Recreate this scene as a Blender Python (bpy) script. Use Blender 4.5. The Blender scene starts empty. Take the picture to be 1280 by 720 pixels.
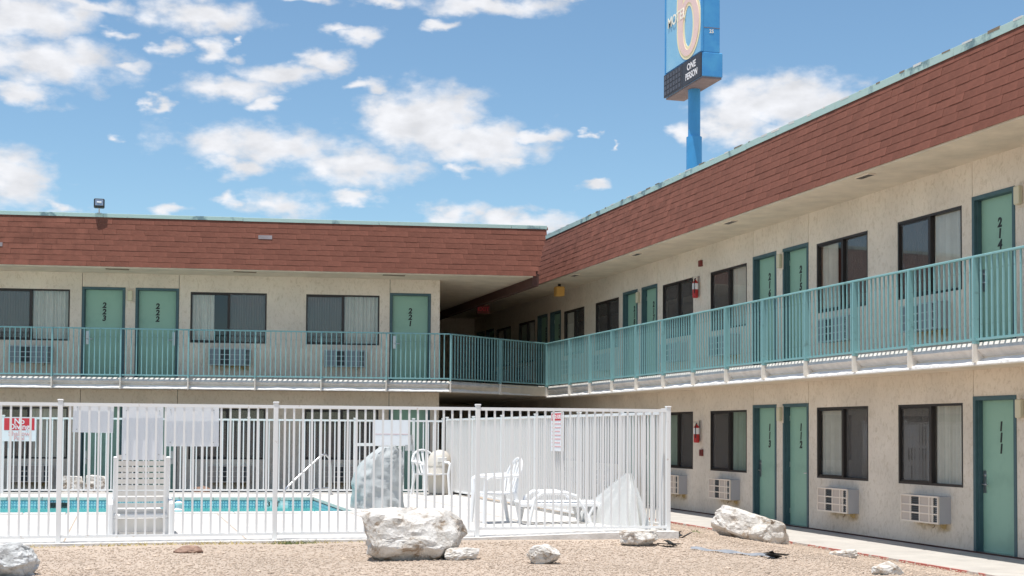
import bpy, bmesh, math, random
from mathutils import Vector, Matrix, noise
R = math.radians
rnd = random.Random(7)
scn = bpy.context.scene
col = scn.collection

# ------------------------------------------------------------------ camera
YAW, PIT, ROL, FPX = .281, .036, .0065, 1687.79
cam_d = bpy.data.cameras.new('camera'); cam = bpy.data.objects.new('camera', cam_d); col.objects.link(cam)
scn.camera = cam
Fv = Vector((math.sin(YAW)*math.cos(PIT), math.cos(YAW)*math.cos(PIT), math.sin(PIT)))
R0 = Vector((math.cos(YAW), -math.sin(YAW), 0)); U0 = R0.cross(Fv)
Rv = R0*math.cos(ROL)+U0*math.sin(ROL); Uv = -R0*math.sin(ROL)+U0*math.cos(ROL)
m3 = Matrix((Rv, Uv, -Fv)).transposed()
cam.matrix_world = Matrix.Translation((0, 0, 1.58)) @ m3.to_4x4()
cam_d.sensor_width = 36; cam_d.lens = FPX/1280*36; cam_d.shift_y = 120/1280
cam_d.clip_start = .1; cam_d.clip_end = 8000

# ------------------------------------------------------------------ sun, sky, exposure
SUN = Vector((-.17, -.125, 1)).normalized()
sd = bpy.data.lights.new('sun', 'SUN'); sd.energy = 4.2; sd.angle = R(.53); sd.color = (1, .965, .91)
so = bpy.data.objects.new('sun', sd); col.objects.link(so); so.location = (0, 0, 40)
so.rotation_euler = (-SUN).to_track_quat('-Z', 'Y').to_euler()
scn.view_settings.view_transform = 'Standard'; scn.view_settings.look = 'None'
scn.view_settings.exposure = .45; scn.view_settings.gamma = 1

CL = [(-0.065,0.283,0.0512,0.0156,1),(-0.054,0.255,0.057,0.017,1),(-0.005,0.257,0.0194,0.0054,0.8),(-0.075,0.233,0.0319,0.0085,0.9),(-0.074,0.174,0.0254,0.0206,1),(-0.042,0.158,0.0135,0.0044,0.6),(0.05,0.294,0.043,0.0118,1),(0.03,0.271,0.0141,0.006,0.6),(0.063,0.271,0.016,0.0076,0.8),(0.079,0.281,0.0057,0.0038,0.5),(0.071,0.246,0.0345,0.0088,1),(0.108,0.256,0.0291,0.0089,1),(0.14,0.268,0.0176,0.0083,1),(0.099,0.237,0.0145,0.0061,0.9),(0.022,0.231,0.009,0.0077,0.9),(0.169,0.251,0.013,0.0056,0.7),(0.169,0.284,0.0178,0.0083,0.7),(0.154,0.289,0.0177,0.0044,0.4),(0.091,0.207,0.064,0.0146,1),(0.08,0.192,0.023,0.0085,0.8),(0.214,0.227,0.0369,0.0205,1.7),(0.256,0.212,0.0418,0.0147,1.4),(0.196,0.228,0.02,0.018,1.5),(0.298,0.218,0.0239,0.0052,0.9),(0.167,0.194,0.0443,0.0149,1),(0.241,0.193,0.0149,0.0052,0.6),(0.28,0.2,0.0179,0.0058,0.6),(-0.005,0.206,0.011,0.0044,0.35),(0.261,0.309,0.0539,0.0077,1),(0.315,0.316,0.0299,0.0055,0.8),(0.184,0.309,0.0238,0.0044,0.5),(0.225,0.295,0.0149,0.005,0.35),(0.075,0.167,0.0143,0.0051,0.6),(0.109,0.164,0.0349,0.0092,0.9),(0.167,0.17,0.0295,0.0058,0.5),(0.238,0.162,0.0208,0.0081,1),(0.286,0.157,0.0476,0.007,0.9),(0.34,0.181,0.0166,0.0041,0.7),(0.342,0.218,0.0071,0.0034,0.3),(0.36,0.209,0.0047,0.0029,0.3),(0.029,0.158,0.0168,0.0045,0.4),(0.477,0.24,0.0427,0.0156,1.6),(0.445,0.227,0.0289,0.0168,1.4),(0.413,0.219,0.0146,0.0102,0.7),(0.486,0.217,0.0397,0.0112,0.9),(-0.033,0.294,0.0384,0.0063,0.9),(-0.006,0.278,0.0166,0.0043,0.6),(0.125,0.309,0.0235,0.0043,0.4)]

def build_world():
    w = bpy.data.worlds.new('World'); scn.world = w; w.use_nodes = True
    nt = w.node_tree; N = nt.nodes; L = nt.links; N.clear()
    out = N.new('ShaderNodeOutputWorld'); bg = N.new('ShaderNodeBackground'); L.new(bg.outputs[0], out.inputs[0])
    bg.inputs[1].default_value = .1
    sky = N.new('ShaderNodeTexSky'); sky.sky_type = 'NISHITA'; sky.sun_disc = False
    sky.sun_elevation = math.asin(SUN.z); sky.sun_rotation = math.atan2(SUN.x, SUN.y) % (2*math.pi)
    sky.altitude = 900; sky.air_density = 1.15; sky.dust_density = .35; sky.ozone_density = 3.2
    tc = N.new('ShaderNodeTexCoord'); sep = N.new('ShaderNodeSeparateXYZ'); L.new(tc.outputs['Generated'], sep.inputs[0])
    def M(op, a, b=None, c=None, clamp=False):
        n = N.new('ShaderNodeMath'); n.operation = op; n.use_clamp = clamp
        for i, v in enumerate((a, b, c)):
            if v is None: continue
            if isinstance(v, (int, float)): n.inputs[i].default_value = v
            else: L.new(v, n.inputs[i])
        return n.outputs[0]
    az = M('ARCTAN2', sep.outputs[0], sep.outputs[1]); el = M('ARCSINE', sep.outputs[2])
    cmb = N.new('ShaderNodeCombineXYZ'); L.new(az, cmb.inputs[0]); L.new(el, cmb.inputs[1])
    # warp
    nz = N.new('ShaderNodeTexNoise'); nz.inputs['Scale'].default_value = 1; nz.inputs['Detail'].default_value = 4
    sc_ = N.new('ShaderNodeVectorMath'); sc_.operation = 'MULTIPLY'; L.new(cmb.outputs[0], sc_.inputs[0]); sc_.inputs[1].default_value = (40, 75, 1)
    L.new(sc_.outputs[0], nz.inputs['Vector'])
    wv = N.new('ShaderNodeVectorMath'); wv.operation = 'SUBTRACT'; L.new(nz.outputs['Color'], wv.inputs[0]); wv.inputs[1].default_value = (.5, .5, .5)
    wm = N.new('ShaderNodeVectorMath'); wm.operation = 'MULTIPLY'; L.new(wv.outputs[0], wm.inputs[0]); wm.inputs[1].default_value = (.05, .022, 0)
    P = N.new('ShaderNodeVectorMath'); P.operation = 'ADD'; L.new(cmb.outputs[0], P.inputs[0]); L.new(wm.outputs[0], P.inputs[1])
    F = None
    for a, e, ra, re, wt in CL:
        s = N.new('ShaderNodeVectorMath'); s.operation = 'SUBTRACT'; L.new(P.outputs[0], s.inputs[0]); s.inputs[1].default_value = (a, e, 0)
        m = N.new('ShaderNodeVectorMath'); m.operation = 'MULTIPLY'; L.new(s.outputs[0], m.inputs[0]); m.inputs[1].default_value = (1/ra, 1/re, 0)
        l = N.new('ShaderNodeVectorMath'); l.operation = 'LENGTH'; L.new(m.outputs[0], l.inputs[0])
        f = M('SUBTRACT', .55+.45*wt, l.outputs['Value'])
        F = f if F is None else M('MAXIMUM', F, f)
    # fbm detail
    n2 = N.new('ShaderNodeTexNoise'); n2.inputs['Scale'].default_value = 1; n2.inputs['Detail'].default_value = 9; n2.inputs['Roughness'].default_value = .55
    s2 = N.new('ShaderNodeVectorMath'); s2.operation = 'MULTIPLY'; L.new(cmb.outputs[0], s2.inputs[0]); s2.inputs[1].default_value = (42, 70, 1)
    L.new(s2.outputs[0], n2.inputs['Vector'])
    det = M('MULTIPLY', M('SUBTRACT', n2.outputs['Fac'], .5), 2.3)
    # general clouds everywhere else
    n3 = N.new('ShaderNodeTexNoise'); n3.inputs['Scale'].default_value = 2.6; n3.inputs['Detail'].default_value = 4
    mp = N.new('ShaderNodeVectorMath'); mp.operation = 'MULTIPLY'; L.new(tc.outputs['Generated'], mp.inputs[0]); mp.inputs[1].default_value = (1, 1, 2.4)
    L.new(mp.outputs[0], n3.inputs['Vector'])
    gen = M('MULTIPLY', M('SUBTRACT', n3.outputs['Fac'], .56), 6)
    # fade general field out inside the part of the sky described by the list
    da = M('ABSOLUTE', M('SUBTRACT', az, .28)); de = M('ABSOLUTE', M('SUBTRACT', el, .2))
    ins = M('MULTIPLY', M('SUBTRACT', 1, M('SMOOTH_MIN', 1, M('MULTIPLY', M('MAXIMUM', M('SUBTRACT', da, .36), 0), 12), .1), clamp=True),
            M('SUBTRACT', 1, M('SMOOTH_MIN', 1, M('MULTIPLY', M('MAXIMUM', M('SUBTRACT', de, .12), 0), 20), .1), clamp=True))
    gen = M('SUBTRACT', gen, M('MULTIPLY', ins, 6))
    F = M('MAXIMUM', F, gen)
    F = M('MAXIMUM', F, -1.2)
    T = M('ADD', M('MULTIPLY', F, 1.35), det)
    mr = N.new('ShaderNodeMapRange'); mr.interpolation_type = 'SMOOTHSTEP'; L.new(T, mr.inputs[0])
    mr.inputs[1].default_value = -.45; mr.inputs[2].default_value = .95; mr.inputs[3].default_value = 0; mr.inputs[4].default_value = .96
    # cloud brightness: brighter tops, softly greyer bodies
    shd = N.new('ShaderNodeMapRange'); L.new(nz.outputs['Fac'], shd.inputs[0]); shd.inputs[1].default_value = .3; shd.inputs[2].default_value = .7
    shd.inputs[3].default_value = .80; shd.inputs[4].default_value = 1.04
    cc = N.new('ShaderNodeVectorMath'); cc.operation = 'SCALE'; cc.inputs[0].default_value = (6.9, 6.95, 7.2); L.new(shd.outputs[0], cc.inputs['Scale'])
    hs = N.new('ShaderNodeVectorMath'); hs.operation = 'MULTIPLY'; L.new(sky.outputs[0], hs.inputs[0]); hs.inputs[1].default_value = (.96, 1.065, 1.04)
    mx = N.new('ShaderNodeMix'); mx.data_type = 'RGBA'; L.new(mr.outputs[0], mx.inputs[0]); L.new(hs.outputs[0], mx.inputs[6]); L.new(cc.outputs[0], mx.inputs[7])
    L.new(mx.outputs[2], bg.inputs[0])
    w['sky'] = 1
build_world()

# ------------------------------------------------------------------ materials
MATS = {}
def mat(name, colr, rough=.7, metal=0, var=.0, vscale=3, bump=0, bscale=40, detail=6, spec=.5, coords='Object', c2=None, objrand=0, c2pos=(.45, .65), trans=0, coat=0):
    m = bpy.data.materials.new(name); m.use_nodes = True; nt = m.node_tree; N = nt.nodes; L = nt.links
    b = N['Principled BSDF']; b.inputs['Roughness'].default_value = rough; b.inputs['Metallic'].default_value = metal
    b.inputs['Specular IOR Level'].default_value = spec; b.inputs['Transmission Weight'].default_value = trans; b.inputs['Coat Weight'].default_value = coat
    c = (*colr, 1); b.inputs['Base Color'].default_value = c
    tc = N.new('ShaderNodeTexCoord')
    last = None
    if c2 or var:
        n = N.new('ShaderNodeTexNoise'); n.inputs['Scale'].default_value = vscale; n.inputs['Detail'].default_value = detail; n.inputs['Roughness'].default_value = .6
        L.new(tc.outputs[coords], n.inputs['Vector'])
        r = N.new('ShaderNodeMapRange'); L.new(n.outputs['Fac'], r.inputs[0]); r.inputs[1].default_value = c2pos[0] if c2 else .3; r.inputs[2].default_value = c2pos[1] if c2 else .7
        mx = N.new('ShaderNodeMix'); mx.data_type = 'RGBA'; L.new(r.outputs[0], mx.inputs[0])
        if c2: mx.inputs[6].default_value = c; mx.inputs[7].default_value = (*c2, 1)
        else:
            mx.inputs[6].default_value = tuple(v*(1-var) for v in colr)+(1,); mx.inputs[7].default_value = tuple(min(1, v*(1+var)) for v in colr)+(1,)
        last = mx.outputs[2]
    if objrand:
        oi = N.new('ShaderNodeObjectInfo'); ge = N.new('ShaderNodeNewGeometry')
        ad = N.new('ShaderNodeMath'); ad.operation = 'ADD'; L.new(oi.outputs['Random'], ad.inputs[0]); L.new(ge.outputs['Random Per Island'], ad.inputs[1])
        fr = N.new('ShaderNodeMath'); fr.operation = 'FRACT'; L.new(ad.outputs[0], fr.inputs[0])
        r = N.new('ShaderNodeMapRange'); L.new(fr.outputs[0], r.inputs[0]); r.inputs[3].default_value = 1-objrand; r.inputs[4].default_value = 1+objrand
        vm = N.new('ShaderNodeVectorMath'); vm.operation = 'SCALE'; L.new(r.outputs[0], vm.inputs['Scale'])
        if last: L.new(last, vm.inputs[0])
        else: vm.inputs[0].default_value = colr
        last = vm.outputs[0]
    if last: L.new(last, b.inputs['Base Color'])
    if bump:
        n = N.new('ShaderNodeTexNoise'); n.inputs['Scale'].default_value = bscale; n.inputs['Detail'].default_value = 6
        L.new(tc.outputs[coords], n.inputs['Vector'])
        bp = N.new('ShaderNodeBump'); bp.inputs['Strength'].default_value = 1; bp.inputs['Distance'].default_value = bump
        L.new(n.outputs['Fac'], bp.inputs['Height']); L.new(bp.outputs[0], b.inputs['Normal'])
    MATS[name] = m
    return m

def stucco(name, c1, c2):
    """lace-textured stucco: smooth flats with darker trowelled pits, broad random tone"""
    m = bpy.data.materials.new(name); m.use_nodes = True; nt = m.node_tree; N = nt.nodes; L = nt.links
    b = N['Principled BSDF']; b.inputs['Roughness'].default_value = .92; b.inputs['Specular IOR Level'].default_value = .2
    tc = N.new('ShaderNodeTexCoord')
    n1 = N.new('ShaderNodeTexNoise'); n1.inputs['Scale'].default_value = 17; n1.inputs['Detail'].default_value = 8; n1.inputs['Roughness'].default_value = .65; n1.inputs['Distortion'].default_value = 1.2
    mpv = N.new('ShaderNodeMapping'); mpv.inputs['Scale'].default_value = (1, 1, .55); L.new(tc.outputs['Object'], mpv.inputs[0]); L.new(mpv.outputs[0], n1.inputs['Vector'])
    cr = N.new('ShaderNodeMapRange'); L.new(n1.outputs['Fac'], cr.inputs[0]); cr.inputs[1].default_value = .30; cr.inputs[2].default_value = .50
    n2 = N.new('ShaderNodeTexNoise'); n2.inputs['Scale'].default_value = .8; n2.inputs['Detail'].default_value = 5; L.new(tc.outputs['Object'], n2.inputs['Vector'])
    mx = N.new('ShaderNodeMix'); mx.data_type = 'RGBA'; L.new(cr.outputs[0], mx.inputs[0]); mx.inputs[6].default_value = (*c2, 1); mx.inputs[7].default_value = (*c1, 1)
    r2 = N.new('ShaderNodeMapRange'); L.new(n2.outputs['Fac'], r2.inputs[0]); r2.inputs[1].default_value = .3; r2.inputs[2].default_value = .7; r2.inputs[3].default_value = .86; r2.inputs[4].default_value = 1.08
    vm = N.new('ShaderNodeVectorMath'); vm.operation = 'SCALE'; L.new(mx.outputs[2], vm.inputs[0]); L.new(r2.outputs[0], vm.inputs['Scale'])
    L.new(vm.outputs[0], b.inputs['Base Color'])
    n3 = N.new('ShaderNodeTexNoise'); n3.inputs['Scale'].default_value = 60; n3.inputs['Detail'].default_value = 4; L.new(tc.outputs['Object'], n3.inputs['Vector'])
    ad = N.new('ShaderNodeMath'); ad.operation = 'MULTIPLY_ADD'; L.new(n3.outputs['Fac'], ad.inputs[0]); ad.inputs[1].default_value = .35; L.new(cr.outputs[0], ad.inputs[2])
    bp = N.new('ShaderNodeBump'); bp.inputs['Distance'].default_value = .006; bp.inputs['Strength'].default_value = .6
    L.new(ad.outputs[0], bp.inputs['Height']); L.new(bp.outputs[0], b.inputs['Normal'])
    MATS[name] = m; return m

stucco('stucco', (.74, .65, .545), (.60, .51, .40))
mat('soffit', (.68, .59, .47), .95, var=.12, vscale=2.5, bump=.006, bscale=30)
mat('shingle', (.182, .071, .050), .95, var=.20, vscale=5, bump=.003, bscale=220, objrand=.09, spec=.2)
mat('roof_base', (.085, .038, .03), .95, var=.1)
mat('coping', (.42, .56, .52), .6, c2=(.16, .25, .27), vscale=1.6, c2pos=(.55, .62), detail=9)
mat('door', (.27, .45, .345), .5, c2=(.225, .385, .295), c2pos=(.46, .72), vscale=2.6, bump=.0006, bscale=90)
mat('door_frame', (.05, .105, .12), .5, var=.12, vscale=9)
mat('rail', (.23, .44, .45), .5, c2=(.17, .30, .30), c2pos=(.58, .72), vscale=10)
mat('bronze', (.030, .024, .022), .45, metal=.2)
mat('interior', (.035, .030, .028), .9)
mat('curtain_light', (.62, .60, .54), .9, var=.06, vscale=6)
mat('curtain_green', (.33, .40, .33), .9, var=.08, vscale=6)
mat('curtain_dark', (.21, .18, .16), .95, var=.1, vscale=6)
mat('screen', (.10, .09, .09), .85, var=.1, vscale=40)
mat('numeral', (.012, .016, .015), .5)
mat('steel', (.55, .55, .56), .3, metal=1)
mat('ac_body', (.42, .41, .42), .6, var=.05)
mat('ac_frame', (.74, .64, .54), .55, var=.05)
mat('ac_dark', (.05, .06, .07), .6)
mat('ac_panel', (.50, .42, .36), .6, var=.05)
mat('ac_up_body', (.40, .42, .42), .6)
mat('ac_up_frame', (.40, .44, .45), .6)
mat('ac_up_panel', (.22, .25, .27), .6)
mat('slab', (.66, .63, .60), .85, var=.14, vscale=5, bump=.012, bscale=22)
mat('ledge', (.82, .80, .77), .8, var=.05, vscale=6, bump=.02, bscale=16)
mat('bracket', (.76, .70, .62), .75, var=.08, vscale=8)
mat('deck', (.57, .545, .51), .9, var=.13, vscale=1.2, bump=.003, bscale=60)
mat('kerb', (.68, .65, .61), .9, var=.14, vscale=5, bump=.006, bscale=30)
mat('walk', (.46, .43, .39), .9, var=.12, vscale=2.2, bump=.003, bscale=50)
mat('red_paint', (.45, .13, .10), .8, c2=(.46, .42, .38), vscale=7, c2pos=(.5, .56))
mat('fence_white', (.80, .80, .79), .45, c2=(.58, .50, .43), c2pos=(.66, .73), vscale=9)
mat('plastic', (.80, .80, .80), .35, var=.03, vscale=3)
mat('plastic_shade_beige', (.74, .71, .67), .45, var=.05, vscale=3)  # chair-back shade put into the plastic's colour; also colours the bin flap
mat('sign_white', (.80, .80, .82), .5, var=.02)
mat('sign_red', (.62, .035, .05), .5)
mat('sign_pink', (.72, .42, .42), .6)
mat('red', (.45, .02, .02), .4)
mat('dull_red', (.17, .03, .025), .6)
mat('black', (.015, .015, .015), .5)
mat('lamp_cover', (.62, .56, .40), .5)
mat('orange', (.70, .40, .10), .5)
mat('tan_plastic', (.60, .55, .48), .6, var=.05)
mat('cover_cloth', (.42, .44, .44), .75, var=.04, vscale=2.2, bump=.004, bscale=18)
mat('tarp', (.62, .62, .60), .7, var=.04, vscale=3)
mat('pool_paint', (.40, .70, .68), .8, var=.06, vscale=2)
mat('blue_metal', (.055, .29, .62), .5, c2=(.075, .35, .66), vscale=1.3)
mat('blue_face', (.24, .52, .74), .45, c2=(.30, .57, .76), vscale=.6)
mat('sign_halo', (.90, .80, .50), .5)
mat('sign_pale_red', (.84, .62, .57), .5, var=.05, vscale=1)
mat('sign_text', (.92, .88, .74), .5)
mat('board_black', (.035, .035, .045), .5)
mat('board_cell', (.075, .07, .08), .4)
mat('under', (.20, .17, .18), .7, var=.2, vscale=2)
mat('pole', (.05, .30, .62), .45, var=.06, vscale=2)
mat('rust', (.22, .17, .12), .8)
mat('plain_cloth', (.27, .285, .31), .8, var=.2, vscale=8, bump=.005, bscale=20)
mat('weed', (.10, .14, .04), .9, var=.3, vscale=20)
mat('dry_leaf', (.42, .33, .10), .9, var=.3, vscale=20)
mat('dirt', (.40, .31, .23), .95, var=.2)

def rockmat(name, c1, c2, c3):
    m = bpy.data.materials.new(name); m.use_nodes = True; nt = m.node_tree; N = nt.nodes; L = nt.links
    b = N['Principled BSDF']; b.inputs['Roughness'].default_value = .9; b.inputs['Specular IOR Level'].default_value = .25
    tc = N.new('ShaderNodeTexCoord')
    n = N.new('ShaderNodeTexNoise'); n.inputs['Scale'].default_value = 5; n.inputs['Detail'].default_value = 9; n.inputs['Roughness'].default_value = .7; n.inputs['Distortion'].default_value = .6
    L.new(tc.outputs['Object'], n.inputs['Vector'])
    cr = N.new('ShaderNodeValToRGB'); L.new(n.outputs['Fac'], cr.inputs[0])
    cr.color_ramp.elements[0].position = .38; cr.color_ramp.elements[0].color = (*c3, 1)
    cr.color_ramp.elements[1].position = .58; cr.color_ramp.elements[1].color = (*c1, 1)
    e = cr.color_ramp.elements.new(.46); e.color = (*c2, 1)
    L.new(cr.outputs[0], b.inputs['Base Color'])
    n2 = N.new('ShaderNodeTexNoise'); n2.inputs['Scale'].default_value = 14; n2.inputs['Detail'].default_value = 10; n2.inputs['Roughness'].default_value = .7
    L.new(tc.outputs['Object'], n2.inputs['Vector'])
    bp = N.new('ShaderNodeBump'); bp.inputs['Distance'].default_value = .035; L.new(n2.outputs['Fac'], bp.inputs['Height']); L.new(bp.outputs[0], b.inputs['Normal'])
    MATS[name] = m
rockmat('rock_pale', (.76, .73, .69), (.62, .58, .53), (.34, .26, .19))
rockmat('rock_grey', (.66, .66, .65), (.52, .52, .51), (.33, .32, .31))
rockmat('rock_brown', (.42, .28, .21), (.34, .22, .17), (.25, .16, .12))

def gravelmat():
    m = bpy.data.materials.new('gravel'); m.use_nodes = True; nt = m.node_tree; N = nt.nodes; L = nt.links
    b = N['Principled BSDF']; b.inputs['Roughness'].default_value = .95; b.inputs['Specular IOR Level'].default_value = .15
    tc = N.new('ShaderNodeTexCoord')
    v = N.new('ShaderNodeTexVoronoi'); v.inputs['Scale'].default_value = 85; L.new(tc.outputs['Object'], v.inputs['Vector'])
    cr = N.new('ShaderNodeValToRGB'); sepc = N.new('ShaderNodeSeparateColor'); L.new(v.outputs['Color'], sepc.inputs[0]); L.new(sepc.outputs[0], cr.inputs[0])
    cr.color_ramp.elements[0].color = (.40, .315, .25, 1); cr.color_ramp.elements[1].color = (.52, .43, .355, 1)
    e = cr.color_ramp.elements.new(.5); e.color = (.46, .375, .30, 1)
    n = N.new('ShaderNodeTexNoise'); n.inputs['Scale'].default_value = .7; n.inputs['Detail'].default_value = 6; L.new(tc.outputs['Object'], n.inputs['Vector'])
    r2 = N.new('ShaderNodeMapRange'); L.new(n.outputs['Fac'], r2.inputs[0]); r2.inputs[1].default_value = .3; r2.inputs[2].default_value = .7; r2.inputs[3].default_value = .88; r2.inputs[4].default_value = 1.1
    vm = N.new('ShaderNodeVectorMath'); vm.operation = 'SCALE'; L.new(cr.outputs[0], vm.inputs[0]); L.new(r2.outputs[0], vm.inputs['Scale']); L.new(vm.outputs[0], b.inputs['Base Color'])
    bp = N.new('ShaderNodeBump'); bp.inputs['Distance'].default_value = .006; bp.invert = True; L.new(v.outputs['Distance'], bp.inputs['Height']); L.new(bp.outputs[0], b.inputs['Normal'])
    MATS['gravel'] = m
gravelmat()
mat('pebble', (.48, .385, .305), .95, objrand=.22, spec=.15)

def glassmat(name, tint, f0=.06, fmax=1, rough=.02):
    m = bpy.data.materials.new(name); m.use_nodes = True; nt = m.node_tree; N = nt.nodes; L = nt.links; N.clear()
    o = N.new('ShaderNodeOutputMaterial'); t = N.new('ShaderNodeBsdfTransparent'); t.inputs[0].default_value = (*tint, 1)
    g = N.new('ShaderNodeBsdfGlossy'); g.inputs['Roughness'].default_value = rough; g.inputs[0].default_value = (.95, .97, 1, 1)
    fr = N.new('ShaderNodeLayerWeight'); fr.inputs[0].default_value = .5
    pw = N.new('ShaderNodeMath'); pw.operation = 'POWER'; L.new(fr.outputs['Facing'], pw.inputs[0]); pw.inputs[1].default_value = 5
    ma = N.new('ShaderNodeMath'); ma.operation = 'MULTIPLY_ADD'; L.new(pw.outputs[0], ma.inputs[0]); ma.inputs[1].default_value = fmax-f0; ma.inputs[2].default_value = f0
    mx = N.new('ShaderNodeMixShader'); L.new(ma.outputs[0], mx.inputs[0]); L.new(t.outputs[0], mx.inputs[1]); L.new(g.outputs[0], mx.inputs[2]); L.new(mx.outputs[0], o.inputs[0])
    MATS[name] = m; return m, fr
glassmat('glass', (.93, .94, .93), .07, 1)
wm_, wfr = glassmat('water', (.74, .93, .92), .02, .22, .08)
nt = wm_.node_tree; n_ = nt.nodes.new('ShaderNodeTexNoise'); n_.inputs['Scale'].default_value = 5; tc_ = nt.nodes.new('ShaderNodeTexCoord'); nt.links.new(tc_.outputs['Object'], n_.inputs['Vector'])
b_ = nt.nodes.new('ShaderNodeBump'); b_.inputs['Distance'].default_value = .05; nt.links.new(n_.outputs['Fac'], b_.inputs['Height'])
for nd in nt.nodes:
    if nd.type == 'BSDF_GLOSSY': nt.links.new(b_.outputs[0], nd.inputs['Normal'])

def tilemat():
    m = bpy.data.materials.new('pool_tile'); m.use_nodes = True; nt = m.node_tree; N = nt.nodes; L = nt.links
    b = N['Principled BSDF']; b.inputs['Roughness'].default_value = .15
    tc = N.new('ShaderNodeTexCoord'); v = N.new('ShaderNodeTexVoronoi'); v.inputs['Scale'].default_value = 18; v.inputs['Randomness'].default_value = .15; L.new(tc.outputs['Object'], v.inputs['Vector'])
    cr = N.new('ShaderNodeValToRGB'); L.new(v.outputs['Distance'], cr.inputs[0]); cr.color_ramp.interpolation = 'CONSTANT'
    cr.color_ramp.elements[0].color = (.03, .10, .26, 1); cr.color_ramp.elements[1].position = .40; cr.color_ramp.elements[1].color = (.16, .34, .44, 1)
    e = cr.color_ramp.elements.new(.20); e.color = (.46, .66, .70, 1)
    L.new(cr.outputs[0], b.inputs['Base Color']); MATS['pool_tile'] = m
tilemat()
mat('tile_white', (.75, .77, .78), .2)

# ------------------------------------------------------------------ mesh builder
class MB:
    def __init__(s): s.v = []; s.f = []; s.m = []; s.cur = 0
    def add(s, vs, fs):
        o = len(s.v); s.v += [tuple(v) for v in vs]; s.f += [tuple(i+o for i in f) for f in fs]; s.m += [s.cur]*len(fs); return s
    def box(s, x0, x1, y0, y1, z0, z1, mtx=None):
        vs = [Vector((x, y, z)) for x in (x0, x1) for y in (y0, y1) for z in (z0, z1)]
        if mtx: vs = [mtx @ v for v in vs]
        return s.add(vs, [(0,1,3,2),(4,6,7,5),(0,4,5,1),(2,3,7,6),(0,2,6,4),(1,5,7,3)])
    def prism(s, pts, z0, z1, mtx=None):
        n = len(pts); vs = [Vector((p[0], p[1], z0)) for p in pts]+[Vector((p[0], p[1], z1)) for p in pts]
        if mtx: vs = [mtx @ v for v in vs]
        return s.add(vs, [tuple(range(n))[::-1], tuple(range(n, 2*n))]+[(i, (i+1) % n, n+(i+1) % n, n+i) for i in range(n)])
    def tube(s, pts, r, n=10, caps=True, rs=None):
        pts = [Vector(p) for p in pts]; vs = []; fs = []
        prev = None
        for i, p in enumerate(pts):
            d = (pts[min(i+1, len(pts)-1)]-pts[max(i-1, 0)]).normalized()
            if prev is None:
                a = Vector((0, 0, 1)) if abs(d.z) < .9 else Vector((1, 0, 0)); u = d.cross(a).normalized()
            else: u = (prev-d*prev.dot(d)).normalized()
            prev = u; w = d.cross(u); rr = rs[i] if rs else r
            vs += [p+(u*math.cos(2*math.pi*k/n)+w*math.sin(2*math.pi*k/n))*rr for k in range(n)]
        for i in range(len(pts)-1):
            for k in range(n): fs.append((i*n+k, i*n+(k+1) % n, (i+1)*n+(k+1) % n, (i+1)*n+k))
        if caps: fs += [tuple(range(n))[::-1], tuple(range((len(pts)-1)*n, len(pts)*n))]
        return s.add(vs, fs)
    def lathe(s, prof, c=(0, 0, 0), n=20, sx=1, sy=1):
        vs = []; fs = []
        for r, z in prof: vs += [(c[0]+sx*r*math.cos(2*math.pi*k/n), c[1]+sy*r*math.sin(2*math.pi*k/n), c[2]+z) for k in range(n)]
        for i in range(len(prof)-1):
            for k in range(n): fs.append((i*n+k, i*n+(k+1) % n, (i+1)*n+(k+1) % n, (i+1)*n+k))
        fs += [tuple(range(n))[::-1], tuple(range((len(prof)-1)*n, len(prof)*n))]
        return s.add(vs, fs)
    def mesh(s, name, mats, smooth=False, bevel=0):
        me = bpy.data.meshes.new(name); me.from_pydata(s.v, [], s.f)
        for m in (mats if isinstance(mats, (list, tuple)) else [mats]): me.materials.append(MATS[m])
        if isinstance(mats, (list, tuple)): me.polygons.foreach_set('material_index', s.m)
        bm = bmesh.new(); bm.from_mesh(me); bmesh.ops.recalc_face_normals(bm, faces=bm.faces)
        if bevel: bmesh.ops.bevel(bm, geom=[e for e in bm.edges if e.calc_face_angle(0) > .6], offset=bevel, segments=1, affect='EDGES', clamp_overlap=True)
        bm.to_mesh(me); bm.free()
        if smooth:
            me.polygons.foreach_set('use_smooth', [True]*len(me.polygons))
            try: me.set_sharp_from_angle(angle=R(40))
            except Exception: pass
        me.update(); return me
    def build(s, name, mats, parent=None, world=False, **k):
        return link(name, s.mesh(name, mats, **k), parent, world)

def link(name, me, parent=None, world=False, loc=None, rotz=None, mtx=None):
    o = bpy.data.objects.new(name, me); col.objects.link(o)
    if parent:
        o.parent = parent
        if world: o.matrix_parent_inverse = PM[parent.name].inverted()
    if mtx is not None: o.matrix_basis = mtx
    if loc is not None: o.location = loc
    if rotz is not None: o.rotation_euler = (0, 0, rotz)
    return o
PM = {}
def thing(name, label, cat, loc=(0, 0, 0), rotz=0, group=None):
    o = bpy.data.objects.new(name, None); col.objects.link(o); o.location = loc; o.rotation_euler = (0, 0, rotz)
    o.empty_display_size = .2; PM[o.name] = Matrix.Translation(loc) @ Matrix.Rotation(rotz, 4, 'Z')
    o['label'] = label; o['category'] = cat
    if group: o['group'] = group
    return o
def tag(o, label, cat, group=None):
    o['label'] = label; o['category'] = cat
    if group: o['group'] = group
    return o
def struct(o): o['kind'] = 'structure'; return o
def ss(a, b, x):
    t = min(1, max(0, (x-a)/(b-a))); return t*t*(3-2*t)
def ground_z(x, y): return .27*(1-ss(6.9, 9.5, x))*(1-ss(27.2, 28.2, y))+(.014*noise.noise(Vector((x*.7, y*.7, 3)))*(1-ss(8, 9.2, x)) if y < 15.6 else 0)+(.035*ss(14.5, 15.5, y)*(1-ss(6.4, 6.9, x)) if y < 16.1 else 0)

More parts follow.
